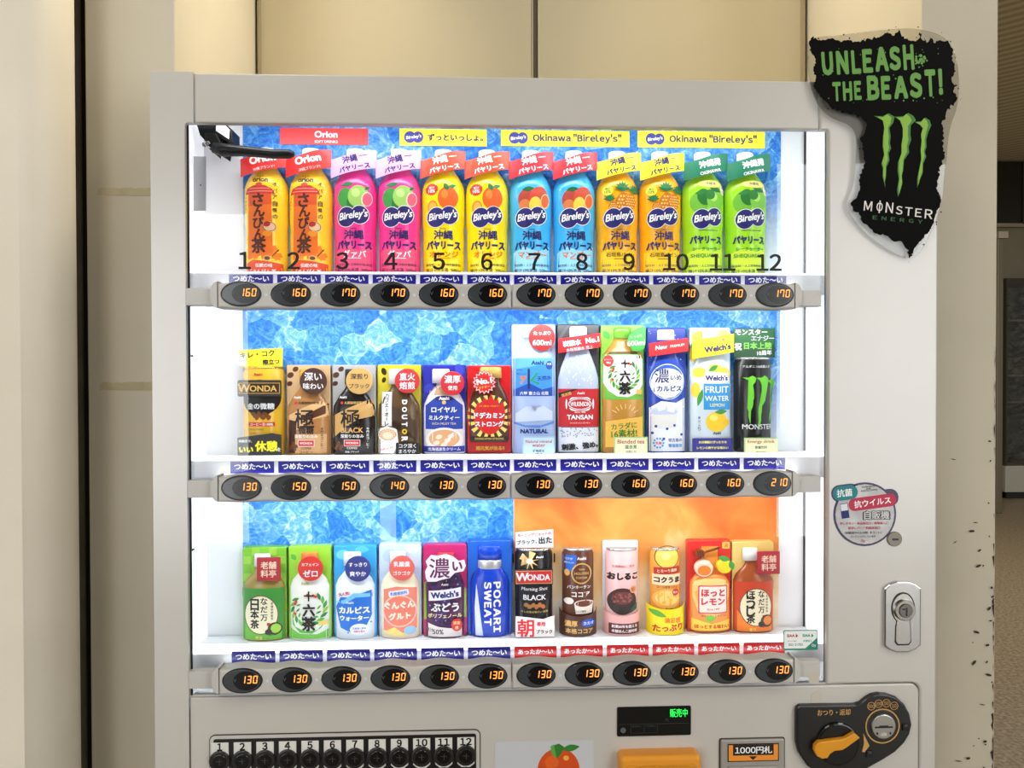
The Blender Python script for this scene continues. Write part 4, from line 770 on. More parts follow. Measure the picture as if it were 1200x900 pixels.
p = banner(t, 50, 131, 17, (192, 34, 40), 8, -26); p.T('炭酸水', -9, 131, None, WHITE, w=22, rot=8, bold=0.04); p.T('No.1', 15, 134.6, None, WHITE, w=16, rot=8, bold=0.05); p.T('本格炭酸水 売上', 0, 124.6, None, (250, 210, 210), w=32, rot=8); p.build('sash', t)
# sixteen tea art shared by two samples
def tea16(p, cx, cv, s):
    for k in range(15):
        a = math.radians(-215+k*19.0); rr = 17*s
        p.leaf(cx+rr*math.cos(a), cv+rr*0.98*math.sin(a), 9*s, 3.4*s, math.degrees(a)+58, ((52, 150, 60), (110, 176, 70), (40, 126, 66), (150, 190, 70))[k % 4])
    for k in range(9):
        a = math.radians(-200+k*26); p.leaf(cx+11*s*math.cos(a), cv+12*s*math.sin(a), 6*s, 2*s, math.degrees(a)+40, ((90, 168, 70), (46, 132, 62))[k % 2])
    for a in (150, 160, 200, 60, 70, 92): p.E(cx+15*s*math.cos(math.radians(a)), cv+15*s*math.sin(math.radians(a)), 1.5*s, 1.5*s, (214, 52, 48))
    for i, ch in enumerate('十六茶'): p.T(ch, cx+0.5, cv+(13.5-i*14.5)*s, None, INK, w=(10, 13, 15)[i]*s, bold=0.045)
# 9 tall tea
t = drink('tea_bottle', 'tall blended tea sample with a white leafy label on a bright green card', 'drink bottle', 1, 9, GM)
p = card(52, 153, (132, 198, 62)); p.leaf(-19, 141, 12, 8, -55, (70, 160, 60)); p.build('backing_card', t); relief(t, WAT, (196, 142, 62), 0.36).build('bottle_body', t); cap(t, 137, 150, 10.5, (120, 190, 66), 0, -13, 0.4)
p = lab(WAT, 0.36); p.P([(-24, 112), (-16, 121), (16, 121), (24, 112), (24, 110), (-24, 110)], (96, 70, 40)); p.R(0, 91, 49.4, 54, (108, 182, 66)); p.P([(-23.5, 117), (23.5, 117), (23.5, 82), (18, 72), (6, 67), (-8, 68), (-18, 75), (-23.5, 84)], (242, 240, 232)); tea16(p, 1, 93, 1.0); p.R(19, 73, 7, 6, (220, 186, 90)); p.E(-18, 110, 6, 7, (200, 48, 44)); p.T('カフェイン', -18, 111.5, None, WHITE, w=9); p.T('ゼロ', -18, 108, None, WHITE, w=5)
for k in range(7): a = math.radians(30+k*20); p.R(2+15*math.cos(a), 44+12*math.sin(a), 0.9, 6, (236, 206, 130), 0, math.degrees(a)-90)
p.build('printed_label', t)
p = DP(); p.prism([(10, 122), (17, 121), (24, 124), (25.5, 132), (25.5, 151), (16, 148), (6, 141), (3, 132)], -25, -23, plastic((62, 156, 70), 0.35), 0.3); p.flat(-25); p.T('たっぷり', 14, 139, None, (190, 226, 170), w=15, rot=8); p.T('600ml', 14, 131, None, (224, 244, 210), w=21, rot=4); p.build('badge', t)
p = DP(); p.prism([(-22, 8), (22, 8), (22, 44), (-22, 38)], -23.5, -21.5, plastic((244, 190, 84), 0.35), 0.3); p.flat(-23.5); p.T('カラダに', 0, 33, None, (60, 130, 50), w=31, rot=5, bold=0.03); p.T('16素材!', 0, 24, None, (60, 130, 50), w=31, rot=3, bold=0.03); p.build('foot_card', t)
# 10 rich lactic drink
t = drink('lactic_drink_bottle', 'tall navy card sample of a milky drink with a red slanted sash', 'drink bottle', 1, 10, GM)
p = card(47, 150, (34, 56, 150))
for k in range(26): p.E(random.uniform(-21, 21), random.uniform(96, 146), *(lambda r: (r, r))(random.uniform(0.4, 1.1)), (150, 176, 226))
p.build('backing_card', t); relief(t, [(0, 21.5), (2, 22.4), (96, 22.4), (108, 18), (120, 12), (135, 10.4)], (40, 70, 166), 0.36).build('bottle_body', t); cap(t, 135, 147, 10.5, (240, 240, 244), -1, -13, 0.4)
CP = [(0, 21.5), (2, 22.4), (96, 22.4), (108, 18), (120, 12), (135, 10.4)]
p = lab(CP, 0.36); p.P([(-21.5, 2), (-21.5, 54), (-8, 62), (10, 60), (21.5, 66), (21.5, 2)], (238, 240, 244)); p.E(0, 85, 21, 21.5, (190, 206, 232)); p.E(0, 85, 20, 20.4, (44, 84, 180)); p.P([(-19, 88), (19, 94), (20, 82), (17, 74), (8, 67), (-4, 65), (-15, 71), (-20, 80)], (236, 238, 244)); p.E(0, 89, 18, 12, (236, 238, 244)); p.T('濃', -7, 92, None, NAVY, w=17, bold=0.015); p.T('いめ', 10, 90, None, NAVY, w=14, bold=0.03); p.T('カルピス', 2, 77, None, (30, 54, 140), w=30, bold=0.05)
p.E(-4, 50, 17, 6, (214, 222, 236)); p.E(-4, 49, 15, 4.6, (196, 208, 230)); p.P([(-20, 46), (12, 46), (9, 30), (-17, 30)], (232, 230, 224)); p.R(-8, 55, 9, 8, (246, 248, 250), 1, 20); p.R(4, 53, 9, 8, (240, 244, 248), 1, -15); p.R(14, 56, 9, 8, (246, 248, 250), 1, 30)
for q in ((-14, 32), (-1, 29), (8, 33), (17, 22), (-18, 24), (-5, 17)): p.E(q[0], q[1], 1.6, 1.6, (40, 70, 160))
for k in range(10): a = k*0.63; p.E(-11+5.5*math.cos(a), 12+5.5*math.sin(a), 1.2, 1.2, (70, 150, 220))
p.T('乳酸', -11, 12, 3.4, (200, 50, 60)); p.T('宮古島の', 9, 15.5, None, (40, 60, 140), w=17, bold=0.02); p.T('雪塩使用', 9, 9, None, (40, 140, 210), w=17, bold=0.03); p.build('printed_label', t)
p = banner(t, 47, 126, 16, (202, 40, 44), 8, -25); p.T('New', -9, 126, None, WHITE, w=14, rot=8, shear=.2, bold=0.02); p.T('PREMIUM', 10, 128, None, (250, 214, 200), w=17, rot=8); p.build('sash', t)
# 11 fruit water
t = drink('fruit_water_bottle', 'tall lemon fruit water sample with a yellow sash and navy foot panel', 'drink bottle', 1, 11, GM)
p = card(49, 150, (206, 222, 234)); p.E(-14, 140, 9, 6, (240, 214, 70), 20); p.E(18, 142, 8, 5, (238, 220, 110), -20); p.leaf(-20, 130, 14, 6, 60, (110, 170, 80)); p.E(-20, 118, 5, 9, (238, 206, 70)); p.build('backing_card', t); relief(t, SOD, (214, 226, 232), 0.34).build('bottle_body', t); cap(t, 137, 148, 10, (240, 244, 246), 0, -13, 0.4)
p = lab(SOD, 0.34)
for q in ((-15, 96, 8, 6, 10), (17, 96, 8, 6, -20), (-19, 75, 5, 9, 0), (4, 101, 8, 5, 0)): p.E(*q[:4], (242, 206, 64), q[4])
p.leaf(2, 101, 14, 6, 30, (60, 140, 60)); p.leaf(-14, 66, 22, 6, 75, (70, 150, 64)); p.P([(-10, 84), (-8, 97), (20, 95), (21, 86), (8, 82)], WHITE); p.T("Welch's", 6, 89.5, None, (54, 40, 130), w=28, bold=0.06); p.R(6.5, 67, 33, 31, (56, 150, 214)); p.T('FRUIT', 6.5, 75.5, None, WHITE, w=29, bold=0.02); p.T('WATER', 6.5, 65, None, WHITE, w=30, bold=0.02); p.T('LEMON', 6.5, 57, None, (236, 224, 130), w=18)
p.E(6, 37, 13.5, 12, (246, 200, 40)); p.E(18, 36, 4, 4, (240, 190, 40)); p.E(2, 42, 5, 4, (252, 226, 110)); p.leaf(11, 49, 16, 6, 5, (60, 140, 60)); p.TV('果汁入り', -15, 44, 4.4, 3, (80, 80, 110)); p.T('Asahi', 6, 23.4, None, (40, 40, 40), w=10, bold=0.03); p.build('printed_label', t)
p = DP(); p.prism(rrect(0, 9.5, 48, 16, 1), -22.5, -20.5, plastic((44, 36, 130), 0.35), 0.3); p.flat(-22.5); p.T('水分補給にぴったりな', 0, 13, None, (244, 236, 110), w=34, bold=0.04); p.T('レモンの爽やかな味わい', 0, 6.2, None, (244, 236, 110), w=38, bold=0.04); p.build('foot_card', t)
p = banner(t, 50, 127, 22, (236, 222, 40), 9, -25); p.T('おいしさと品質の', 2, 133, None, NAVY, w=32, rot=9, bold=0.02); p.T("Welch's", 5, 125, None, NAVY, w=32, rot=9, bold=0.06); p.build('sash', t)
# 12 energy can
t = drink('energy_drink_can', 'tall black energy drink can with green claw marks, rightmost of the middle row', 'drink can', 1, 12, GM)
prof, p = can(t, 22.5, 114, (24, 26, 26)); gc = (112, 206, 50)
def claw(p, sc, ox, ov, c):
    for pts in CLAW: p.P([(ox+(x-1057)*sc, ov-(y-180)*sc) for x, y in pts], c)
CLAW = [[(1024, 136), (1034, 136.5), (1041, 133), (1048, 137), (1046.5, 144), (1042, 150), (1043.5, 160), (1042.5, 168), (1044, 174), (1041, 180), (1042, 188), (1038.5, 196), (1038, 208), (1036.5, 214), (1037.5, 221), (1034, 207), (1034.5, 198), (1032.5, 192), (1036, 182), (1034, 172), (1034.5, 160), (1036, 150), (1034, 141)],
        [(1048, 137), (1058, 136.5), (1064, 132.5), (1070, 136), (1073, 141), (1067, 147), (1066.5, 158), (1067.5, 164), (1064.5, 172), (1065, 179), (1059, 188), (1058, 200), (1056, 208), (1057, 216), (1052, 231), (1051, 222), (1053, 210), (1051.5, 200), (1052, 190), (1056, 180), (1056, 170), (1058, 160), (1058, 150), (1054, 141)],
        [(1071, 143), (1079, 142.5), (1084, 138), (1089, 141), (1091, 147), (1087.5, 155), (1085, 164), (1085.5, 172), (1083.5, 178), (1085, 184), (1081.5, 192), (1081, 203), (1077, 212), (1074.5, 220), (1074.5, 210), (1076.5, 200), (1079.5, 188), (1078.5, 176), (1080, 166), (1079, 158), (1082, 150), (1077.5, 146)]]
claw(p, 0.66, 5.5, 61, gc)
p.T('アルギニン&高麗人参', 1, 103, None, (200, 204, 200), w=34); p.T('MONSTER', 3, 31, None, WHITE, w=38, bold=0.01); p.build('printed_label', t)
p = header(t, 50, 114, 149, (36, 76, 46), 0.0, -15); p.P([(-24, 148), (-24, 130), (10, 124), (24, 130), (24, 148)], (48, 104, 60)); p.T('モンスター', -4, 144.5, None, WHITE, w=39, bold=0.03); p.T('エナジー', 10, 137, None, WHITE, w=28, bold=0.03); p.T('祝', -20, 127, None, WHITE, w=9, bold=0.04); p.T('日本上陸', 4, 128, None, (140, 210, 90), w=34, bold=0.04); p.T('10周年', 12, 119.5, None, WHITE, w=18, rot=3, bold=0.03); p.build('header_card', t)
# --- bottom row
NB = [(0, 22), (2, 24.4), (56, 24.4), (62, 24.6), (70, 21), (78, 13), (82, 10), (86, 9.4)]
def nihoncha(i, label, cardc, tea, labc, lab2, right):
    t = drink('tea_bottle', label, 'drink bottle', 2, i, GB); p = card(51, 108, cardc)
    if i == 1:
        for a in range(5):
            for b in range(4): (p.R(-20+a*10, 103-b*10, 9, 9, (150, 200, 70)) if (a+b) % 2 else None)
    p.build('backing_card', t); relief(t, NB, tea).build('bottle_body', t); cap(t, 86, 101, 9.6, (244, 244, 240), -2 if i == 1 else -4, -13, 0.5)
    p = lab(NB); p.R(0, 32, 47, 60, labc, 2); p.P([(-23.5, 2), (-23.5, 30), (-10, 12), (10, 6), (23.5, 20), (23.5, 2)], lab2); cx = -2 if i == 1 else 1
    p.E(cx, 31, 20, 23, (90, 70, 40)); p.E(cx, 31, 19, 22, (238, 230, 196))
    for k, ch in enumerate('なだ万'): p.T(ch, cx+(4 if i == 1 else 6), 47-k*9.6, None, INK, w=8, bold=0.03)
    s_ = '日本茶' if i == 1 else 'ほうじ茶'
    for k, ch in enumerate(s_): p.T(ch, cx-7, (43 if i == 1 else 46)-k*(11.4 if i == 1 else 9.6), None, INK, w=10.5, bold=0.04)
    p.TV('老舗料亭監修', cx+13, 46, 3.6, 2.6, (60, 50, 40)); p.R(cx+9, 20, 3.4, 3.4, (190, 50, 40))
    p.E(14, 14.5, 8, 7.5, (70, 56, 40)); p.E(15, 14.8, 5.6, 5.4, (150, 196, 70) if i == 1 else (226, 130, 50)); p.E(7, 11, 4, 3.4, (54, 46, 40)); p.T('宇治' if i == 1 else '香り', -4, 4.5, None, (240, 220, 120), w=8); p.build('printed_label', t)
    badge(t, 8 if i == 1 else 15, 85, 13.6, (168, 36, 50), '老舗', '料亭', (238, 214, 190), -24, 18, 18, True); clips(t, 51, 55, (30, 70, 30) if i == 1 else (40, 30, 20)); return t
nihoncha(1, 'green tea bottle sample with a square crimson badge on a chequered green card', (118, 186, 48), (150, 130, 62), (56, 138, 52), (104, 178, 60), False)
# 2 sixteen tea
t = drink('tea_bottle', 'short blended tea sample with an orange cap and a round red badge on green card', 'drink bottle', 2, 2, GB)
S16 = [(0, 21), (2, 22.8), (62, 23), (70, 20), (78, 13), (82, 10), (86, 9.4)]
p = card(50, 109, (146, 204, 58)); p.leaf(-19, 96, 9, 6, -50, (80, 170, 60)); p.build('backing_card', t); relief(t, S16, (238, 240, 228)).build('bottle_body', t); cap(t, 86, 102, 9.8, (240, 120, 50), 0, -13, 0.5)
p = lab(S16); p.P([(-22, 2), (-22, 14), (-10, 8), (10, 7), (22, 12), (22, 2)], (110, 190, 70)); p.P([(-20, 30), (-16, 16), (-4, 11), (10, 12), (20, 22), (14, 14), (4, 8), (-10, 9), (-19, 18)], (90, 176, 70)); tea16(p, 0, 37, 1.12); p.R(17, 20, 11, 5, (226, 200, 110)); p.T('Asahi', -4, 67, None, (150, 170, 80), w=9, bold=0.03); p.build('printed_label', t)
badge(t, 3, 85, 14.6, (204, 50, 44), 'カフェイン', 'ゼロ', WHITE, w1=20, w2=17)
# 3 lactic water
t = drink('lactic_drink_bottle', 'blue and white lactic drink bottle sample with a navy round badge', 'drink bottle', 2, 3, GB)
p = card(50, 109, (56, 160, 222)); p.E(-14, 98, 8, 6, (110, 196, 240)); p.E(8, 104, 8, 4, (90, 186, 236)); p.build('backing_card', t); relief(t, S16, (236, 244, 250)).build('bottle_body', t); cap(t, 86, 102, 10.4, (244, 248, 250), -3, -13, 0.5)
p = lab(S16)
for k in range(26): p.E(random.uniform(-21, 21), random.uniform(4, 58), 1, 1, (70, 160, 226))
p.P([(-22, 38), (-16, 50), (-6, 50), (6, 54), (20, 58), (20, 28), (12, 12), (-4, 9), (-16, 14)], (34, 112, 206)); p.P([(-22, 44), (-12, 42), (2, 50), (21, 50), (21, 54), (0, 55), (-12, 47)], (120, 196, 240)); p.T('大人気!', -12, 54, None, (206, 50, 60), w=14, rot=12, bold=0.04); p.T('Asahi', -5, 44, None, WHITE, w=9, bold=0.03); p.T('カルピス', 0, 35, None, WHITE, w=36, bold=0.06); p.T('ウォーター', 0, 25.5, None, WHITE, w=34, bold=0.06); p.E(6, 12, 11, 7, (240, 246, 250)); p.T('乳酸菌と酵母', 6, 13.5, None, (40, 90, 190), w=15); p.T('発酵の恵み', 6, 10, None, (206, 50, 60), w=13); p.build('printed_label', t)
badge(t, 5, 84, 15, (52, 60, 128), 'すっきり', '爽やか', WHITE, w1=21, w2=19)
# 4 lactic kids drink
t = drink('lactic_drink_bottle', 'cream bottle sample with a pale red swirl label and rose round badge', 'drink bottle', 2, 4, GB)
p = card(50, 110, (190, 208, 234)); p.E(-12, 96, 9, 8, (170, 196, 230)); p.E(14, 104, 8, 5, (206, 220, 240)); p.build('backing_card', t); relief(t, S16, (250, 236, 204)).build('bottle_body', t); cap(t, 86, 102, 9.8, (246, 244, 240), -3, -13, 0.5)
p = lab(S16); p.P([(-19, 10), (-19, 58), (-4, 62), (20, 60), (20, 12), (0, 6)], (238, 136, 112)); p.R(-1, 54, 24, 7, (226, 232, 244), 2, 8); p.T('乳酸菌飲料', -1, 54, None, (60, 110, 190), w=20, rot=8, bold=0.03); p.E(0, 33, 20, 19, (246, 200, 180)); p.E(0, 33, 18.5, 17.5, (238, 128, 104)); p.T('ぐんぐん', 0, 40, None, (252, 238, 220), w=36, rot=4, bold=0.07); p.T('グルト', 0, 27, None, (252, 238, 220), w=26, rot=4, bold=0.07); p.E(12, 10, 7, 5, (150, 200, 236)); p.P([(-19, 8), (-6, 4), (8, 4), (-6, 14)], (250, 226, 130)); p.build('printed_label', t)
badge(t, 3, 84, 14.6, (222, 96, 84), '乳酸菌', 'ゴクゴク', WHITE, w1=19, w2=20)
# 5 grape
t = drink('grape_drink_bottle', 'purple grape drink sample with a white cloud badge on a magenta card', 'drink bottle', 2, 5, GB)
p = card(52, 109, (184, 40, 104), 12, 3); p.P([(-25, 20), (-25, 64), (-14, 70), (-10, 22)], (150, 200, 60)); p.P([(25, 22), (25, 56), (14, 66), (12, 22)], (150, 200, 60)); p.build('backing_card', t); relief(t, [(0, 20), (2, 22), (62, 23), (72, 19), (82, 12), (86, 11)], (92, 44, 84)).build('bottle_body', t); cap(t, 86, 100, 10.5, (206, 46, 60), 1, -13, 0.5)
GP = [(0, 20), (2, 22), (62, 23), (72, 19), (82, 12), (86, 11)]
p = lab(GP)
for k in range(38):
    v = random.uniform(16, 72); hw = 18 if v > 36 else 8+max(0, (v-16)*0.4); u = random.uniform(-hw, hw); p.E(u, v, 5, 5, ((58, 30, 78), (76, 40, 100), (46, 24, 62))[k % 3]); p.E(u-1.5, v+1.8, 1, 1, (150, 120, 180))
p.P([(-20, 2), (-20, 18), (-8, 14), (8, 12), (20, 18), (20, 2)], (236, 230, 226)); p.T('Asahi', 0, 64, None, WHITE, w=8); p.P([(-19, 44), (-19, 56), (19, 60), (19, 48)], (240, 240, 246)); p.T("Welch's", 0, 52, None, (40, 36, 110), w=33, rot=4, bold=0.06); p.T('ぶどう', 0, 37, None, WHITE, w=33, bold=0.05); p.T('ポリフェノール', 0, 27, None, (240, 226, 170), w=40, bold=0.04); p.T('果汁', -18, 10, 4.4, (60, 50, 60)); p.T('50%', -8, 8, None, (60, 50, 60), w=13); p.build('printed_label', t)
p = DP(); p.prism(ell(14, 16, 6.4, 7.4), -23, -21, plastic((204, 44, 44), 0.35), 0.3); p.flat(-23); p.T('果実', 14, 18.5, 4, (250, 226, 150)); p.T('感', 14, 13, 4, (250, 226, 150)); p.build('seal', t)
cl = [(-22, 72), (-20, 68), (-10, 68), (-4, 70), (6, 72), (12, 78), (22, 80), (25, 86), (23, 93), (16, 92), (10, 97), (2, 100), (-8, 98), (-16, 99), (-22, 92), (-20, 86), (-23, 80)]
p = DP(); p.prism(cl, -25, -23, plastic((240, 232, 240), 0.35), 0.4); p.flat(-25); p.T('濃', -6, 84, None, (96, 36, 80), w=24, bold=0.015); p.T('い', 15, 86, None, (96, 36, 80), w=12, bold=0.05); p.build('badge', t)
# 6 ion drink
t = drink('sports_drink_bottle', 'solid royal blue sports drink bottle with a blue cap and silver neck', 'drink bottle', 2, 6, GB)
p = card(53, 113, (34, 92, 190), 12, 3); p.build('backing_card', t)
PO = [(0, 20), (2, 22.4), (6, 23.2), (64, 23.2), (72, 21), (79, 15.5), (84, 13)]
relief(t, PO, (20, 62, 184)).build('bottle_body', t); p = DP(); p.lathe([(80, 13.2), (82, 14), (89, 14), (91, 13)], 0.5, mat((208, 210, 214), 0.3, 0.6), 0, -12, 24); p.build('neck_band', t); cap(t, 91, 108, 14.2, (18, 70, 200), 0, -12, 0.5)
p = lab(PO); p.P([(-17, 2), (-18, 36), (-16, 64), (-13, 36), (-11, 20), (-8, 2)], (226, 236, 246)); p.T('POCARI', 8.5, 36, 8.6, WHITE, w=60, rot=-90, bold=0.06, sans=True, gap=.13); p.T('SWEAT', -2.5, 40, 8.6, WHITE, w=52, rot=-90, bold=0.06, sans=True, gap=.13); p.build('printed_label', t)
# 7 black coffee can
t = drink('coffee_can', 'black canned coffee with a red name band and a silver header card', 'drink can', 2, 7, GB)
prof, p = can(t, 22.5, 104, (28, 26, 28)); p.B(-6, 90, 2.5, 12, 9, (240, 200, 130), 12); p.E(-6, 90, 4, 3, (255, 246, 220)); p.T('Asahi', 6, 95, None, WHITE, w=9, bold=0.03); p.R(0, 60, 43, 34, (22, 24, 34)); p.T('Morning Shot', 0, 56.5, None, WHITE, w=31, shear=.15); p.T('BLACK', 0, 47, None, WHITE, w=27, bold=0.03)
for k in range(6): p.E(-10+k*4, 38-(k % 2)*2, 3, 2.4, (150+8*k, 110, 60), 25*k)
p.T('キレのある味わい 無糖', 0, 30, None, (200, 170, 90), w=32); p.build('printed_label', t)
p = DP(); p.prism(rrect(-1, 72, 45, 18, 1), -25.5, -23.2, plastic((30, 26, 26), 0.35), 0.3); p.flat(-25.5); p.R(-1, 72, 43, 15.5, (210, 170, 120)); p.R(-1, 72, 41.6, 14, (196, 46, 44)); p.T('W', -15, 72.4, 10, WHITE, bold=0.03); p.T('ONDA', 4.5, 71.7, 7.2, WHITE, w=27, bold=0.03); p.build('name_band', t)
p = header(t, 45, 105, 125, (206, 206, 206), 0.07, -18); p.T('モーニングショットの', 0, 121, None, (206, 40, 40), w=40, rot=4, bold=0.04); p.T('ブラック、', -9, 112, None, INK, w=24, rot=4, bold=0.04); p.T('出た', 13, 114, None, INK, w=16, rot=4, bold=0.05); p.build('header_card', t)
p = DP(); p.prism([(-23, 1), (23, 1), (23, 26), (10, 22), (-8, 24), (-23, 26)], -26, -24, plastic((240, 238, 236), 0.35), 0.4); p.flat(-26); p.T('朝', -11, 12, None, (214, 40, 40), w=20, bold=0.03); p.T('専用', 7, 16.5, None, (214, 40, 40), w=10, bold=0.04); p.T('ブラック', 11, 7.5, None, INK, w=19, bold=0.05); p.build('foot_card', t); clips(t, 49, 90)
def sleeve(root, w_, v1, col, name='foot_sleeve', notch=6):
    prof = [(0, w_/2-1), (2, w_/2), (v1, w_/2)]
    pts = [(w_/2*math.sin(a), -6-0.85*w_/2*math.cos(a)) for a in [math.radians(q) for q in range(-90, 91, 9)]]
    p = DP(); n = len(pts); vs = [(x, y, 0.3) for x, y in pts]+[(x, y, v1-notch*math.cos(math.asin(max(-1, min(1, x/(w_/2)))))) for x, y in pts]+[(x*0.97, y+0.8, 0.3) for x, y in pts]+[(x*0.97, y+0.8, v1-notch*math.cos(math.asin(max(-1, min(1, x/(w_/2)))))) for x, y in pts]
    fs = []
    for i in range(n-1): fs += [(i, i+1, n+i+1, n+i), (2*n+i, 3*n+i, 3*n+i+1, 2*n+i+1), (n+i, n+i+1, 3*n+i+1, 3*n+i), (i, 2*n+i, 2*n+i+1, i+1)]
    fs += [(0, n, 3*n, 2*n), (n-1, 2*n+n-1, 4*n-1, 2*n-1)]
    p._add(vs, fs, plastic(col, 0.3)); p.surf = lambda u, v: -6-0.85*math.sqrt(max(0, (w_/2)**2-u*u)); p.vcuts = []; return p
# 8 cocoa
t = drink('cocoa_can', 'brown canned cocoa with a gold ring and a dark foot sleeve', 'drink can', 2, 8, GB)
prof, p = can(t, 19, 103, (96, 54, 38)); p.P([(-18.5, 76), (-18.5, 96), (-3, 96), (-4, 82), (-10, 76)], (40, 100, 196)); p.T('コクが', -12, 91.5, None, WHITE, w=9); p.T('おいしい', -11.5, 87, None, WHITE, w=11); p.T('Asahi', 3, 92, None, WHITE, w=11, bold=0.04); p.ring(3, 74, 12.5, 12.5, 1.6, (206, 168, 90)); p.T('VAN', 3, 79, None, (214, 180, 110), w=7); p.T('HOUTEN', 3, 74, None, (214, 180, 110), w=17, bold=0.02); p.T('COCOA', 3, 69, None, (214, 180, 110), w=14); p.E(-14, 75, 3, 4, (220, 170, 90)); p.T('バンホーテン', 0, 58, None, WHITE, w=28, bold=0.02); p.T('ココア', 2, 49, None, WHITE, w=22, bold=0.04); p.P([(-4, 26), (16, 26), (18, 38), (-6, 38)], (242, 236, 226)); p.E(6, 38, 12, 4.6, (242, 236, 226)); p.E(6, 38, 10.4, 3.6, (110, 58, 36)); p.R(8, 45, 1.8, 14, (120, 64, 40)); p.E(-12, 41, 5.5, 4, (240, 236, 228)); p.T('ココア飲料', 2, 29, None, (70, 40, 30), w=13); p.build('printed_label', t)
p = sleeve(t, 45, 30, (74, 42, 34)); p.T('濃厚', -10, 15.5, None, (222, 180, 100), w=15, bold=0.04); p.T('本格ココア', 0, 6.8, None, (222, 180, 100), w=33, bold=0.04); p.E(11, 16, 9, 4.6, (36, 84, 190)); p.T('カカオ', 11, 16, None, WHITE, w=13); p.build('foot_sleeve', t)
# 9 red bean soup
t = drink('red_bean_soup_can', 'pink canned red bean soup picturing a dark bowl, on a pale grey card', 'drink can', 2, 9, GB)
p = DP(); p.prism(rrect(-1, 55, 43, 109, 1), -5, -0.5, plastic((222, 214, 214), 0.4), 0.4); p.build('backing_card', t)
prof, p = can(t, 19.5, 102, (238, 196, 194)); p.T('北海道あんこ使用', 0, 82, None, (190, 60, 70), w=27, bold=0.02); p.T('おしるこ', 0, 70, None, INK, w=37, bold=0.08); p.E(-1, 40, 17.5, 16, (52, 46, 46)); p.E(-1, 45, 15.6, 10, (76, 38, 40)); p.E(-1, 44, 13, 7.6, (110, 62, 62))
for k in range(26): p.E(-1+random.uniform(-10, 10), 44+random.uniform(-5, 5), 1.5, 1.1, (150, 96, 92), 30*k)
p.P([(8, 26), (17, 30), (17, 38), (8, 30)], (60, 90, 70)); p.E(12, 54, 4.4, 4.4, (226, 160, 110)); p.T('粒', 12, 54, 4.6, (160, 50, 40)); p.build('printed_label', t)
p = sleeve(t, 44, 30, (232, 176, 172)); p.R(1, 8.5, 37, 12.5, (84, 36, 36)); p.T('創業60年を超える', 1, 11.4, None, WHITE, w=31, bold=0.03); p.T('老舗あんこ屋特製', 1, 5.8, None, WHITE, w=31, bold=0.03); p.build('foot_sleeve', t)
# 10 corn soup
t = drink('soup_can', 'yellow canned corn soup with a red band and a bright yellow foot sleeve', 'drink can', 2, 10, GB)
prof, p = can(t, 18.5, 102, (232, 160, 70)); p.E(0, 91, 14, 12, (246, 206, 90)); p.ring(0, 92, 15, 14, 1, (70, 60, 40)); p.E(-2, 93, 5, 4, (252, 228, 140)); p.R(0, 76, 31, 8.5, (178, 44, 40), 1, 3); p.T('とろ〜り濃厚', 0, 76, None, (250, 226, 180), w=24, rot=3, bold=0.03); p.R(0, 65, 34, 13, (250, 226, 190)); p.T('コクうま', 0, 65, None, INK, w=31, bold=0.07); p.T('コーンポタージュ', 0, 56.4, None, INK, w=25, bold=0.03); p.E(0, 42, 17, 12, (240, 180, 90)); p.E(0, 43, 14, 9, (250, 216, 130))
for k in range(16): p.E(random.uniform(-11, 11), 42+random.uniform(-7, 7), 1.7, 1.3, (246, 190, 60), 30*k)
p.E(10, 50, 4.2, 4.2, (200, 60, 40)); p.T('粒入', 10, 50, None, WHITE, w=6); p.T('Asahi', 2, 30, None, INK, w=10, bold=0.03); p.build('printed_label', t)
p = sleeve(t, 46, 36, (244, 226, 30), notch=5); p.leaf(-13, 26, 22, 7, -20, (90, 170, 60)); p.T('たっぷり', 0, 9, None, (200, 44, 36), w=36, rot=3, bold=0.05); p.T('満足感', 5, 18, None, (226, 110, 40), w=20, bold=0.03); p.build('foot_sleeve', t)
# 11 hot lemon
t = drink('hot_lemon_bottle', 'orange and red hot lemon sample with honey dipper, honey pot and lemon', 'drink bottle', 2, 11, GB)
p = card(52, 110, (210, 44, 40), 12, 2); p.R(0, 83, 20, 40, (236, 150, 60)); p.P([(-24, 4), (-24, 62), (-12, 76), (12, 76), (24, 60), (24, 4)], (240, 130, 60)); p.R(20, 104, 9, 8, (240, 190, 80), 1); p.T('温', 20, 104, 5, (200, 44, 36)); p.build('backing_card', t)
HL = [(2, 22), (4, 24), (58, 24), (66, 20), (70, 17)]
relief(t, HL, (244, 150, 70), 0.4).build('bottle_body', t); p = lab(HL, 0.4); p.P([(-22, 62), (-22, 44), (-16, 26), (0, 18), (16, 26), (22, 44), (22, 62), (8, 66), (-8, 66)], (248, 206, 130)); p.P([(-20, 50), (-15, 32), (0, 24), (15, 32), (20, 50), (10, 54), (-10, 54)], (250, 176, 80)); p.R(2, 41, 36, 34, (214, 70, 84), 2); p.R(2, 41, 33, 31, (250, 236, 226), 1.5); p.T('ほっと', 2, 49, None, (206, 52, 70), w=29, bold=0.06); p.T('レモン', 2, 38.5, None, (206, 52, 70), w=29, bold=0.06); p.T('Since 1997', 2, 29.4, None, (206, 52, 70), w=16); p.T('はちみつ・ビタミンC', 3, 21.5, None, (90, 110, 40), w=31); p.leaf(-2, 18, 14, 8, 10, (120, 190, 70)); p.P([(-23, 4), (-23, 18), (0, 12), (23, 16), (23, 4)], (250, 214, 80)); p.T('ほっとする味わい', 1, 8.6, None, (200, 44, 40), w=42, bold=0.05); p.build('printed_label', t)
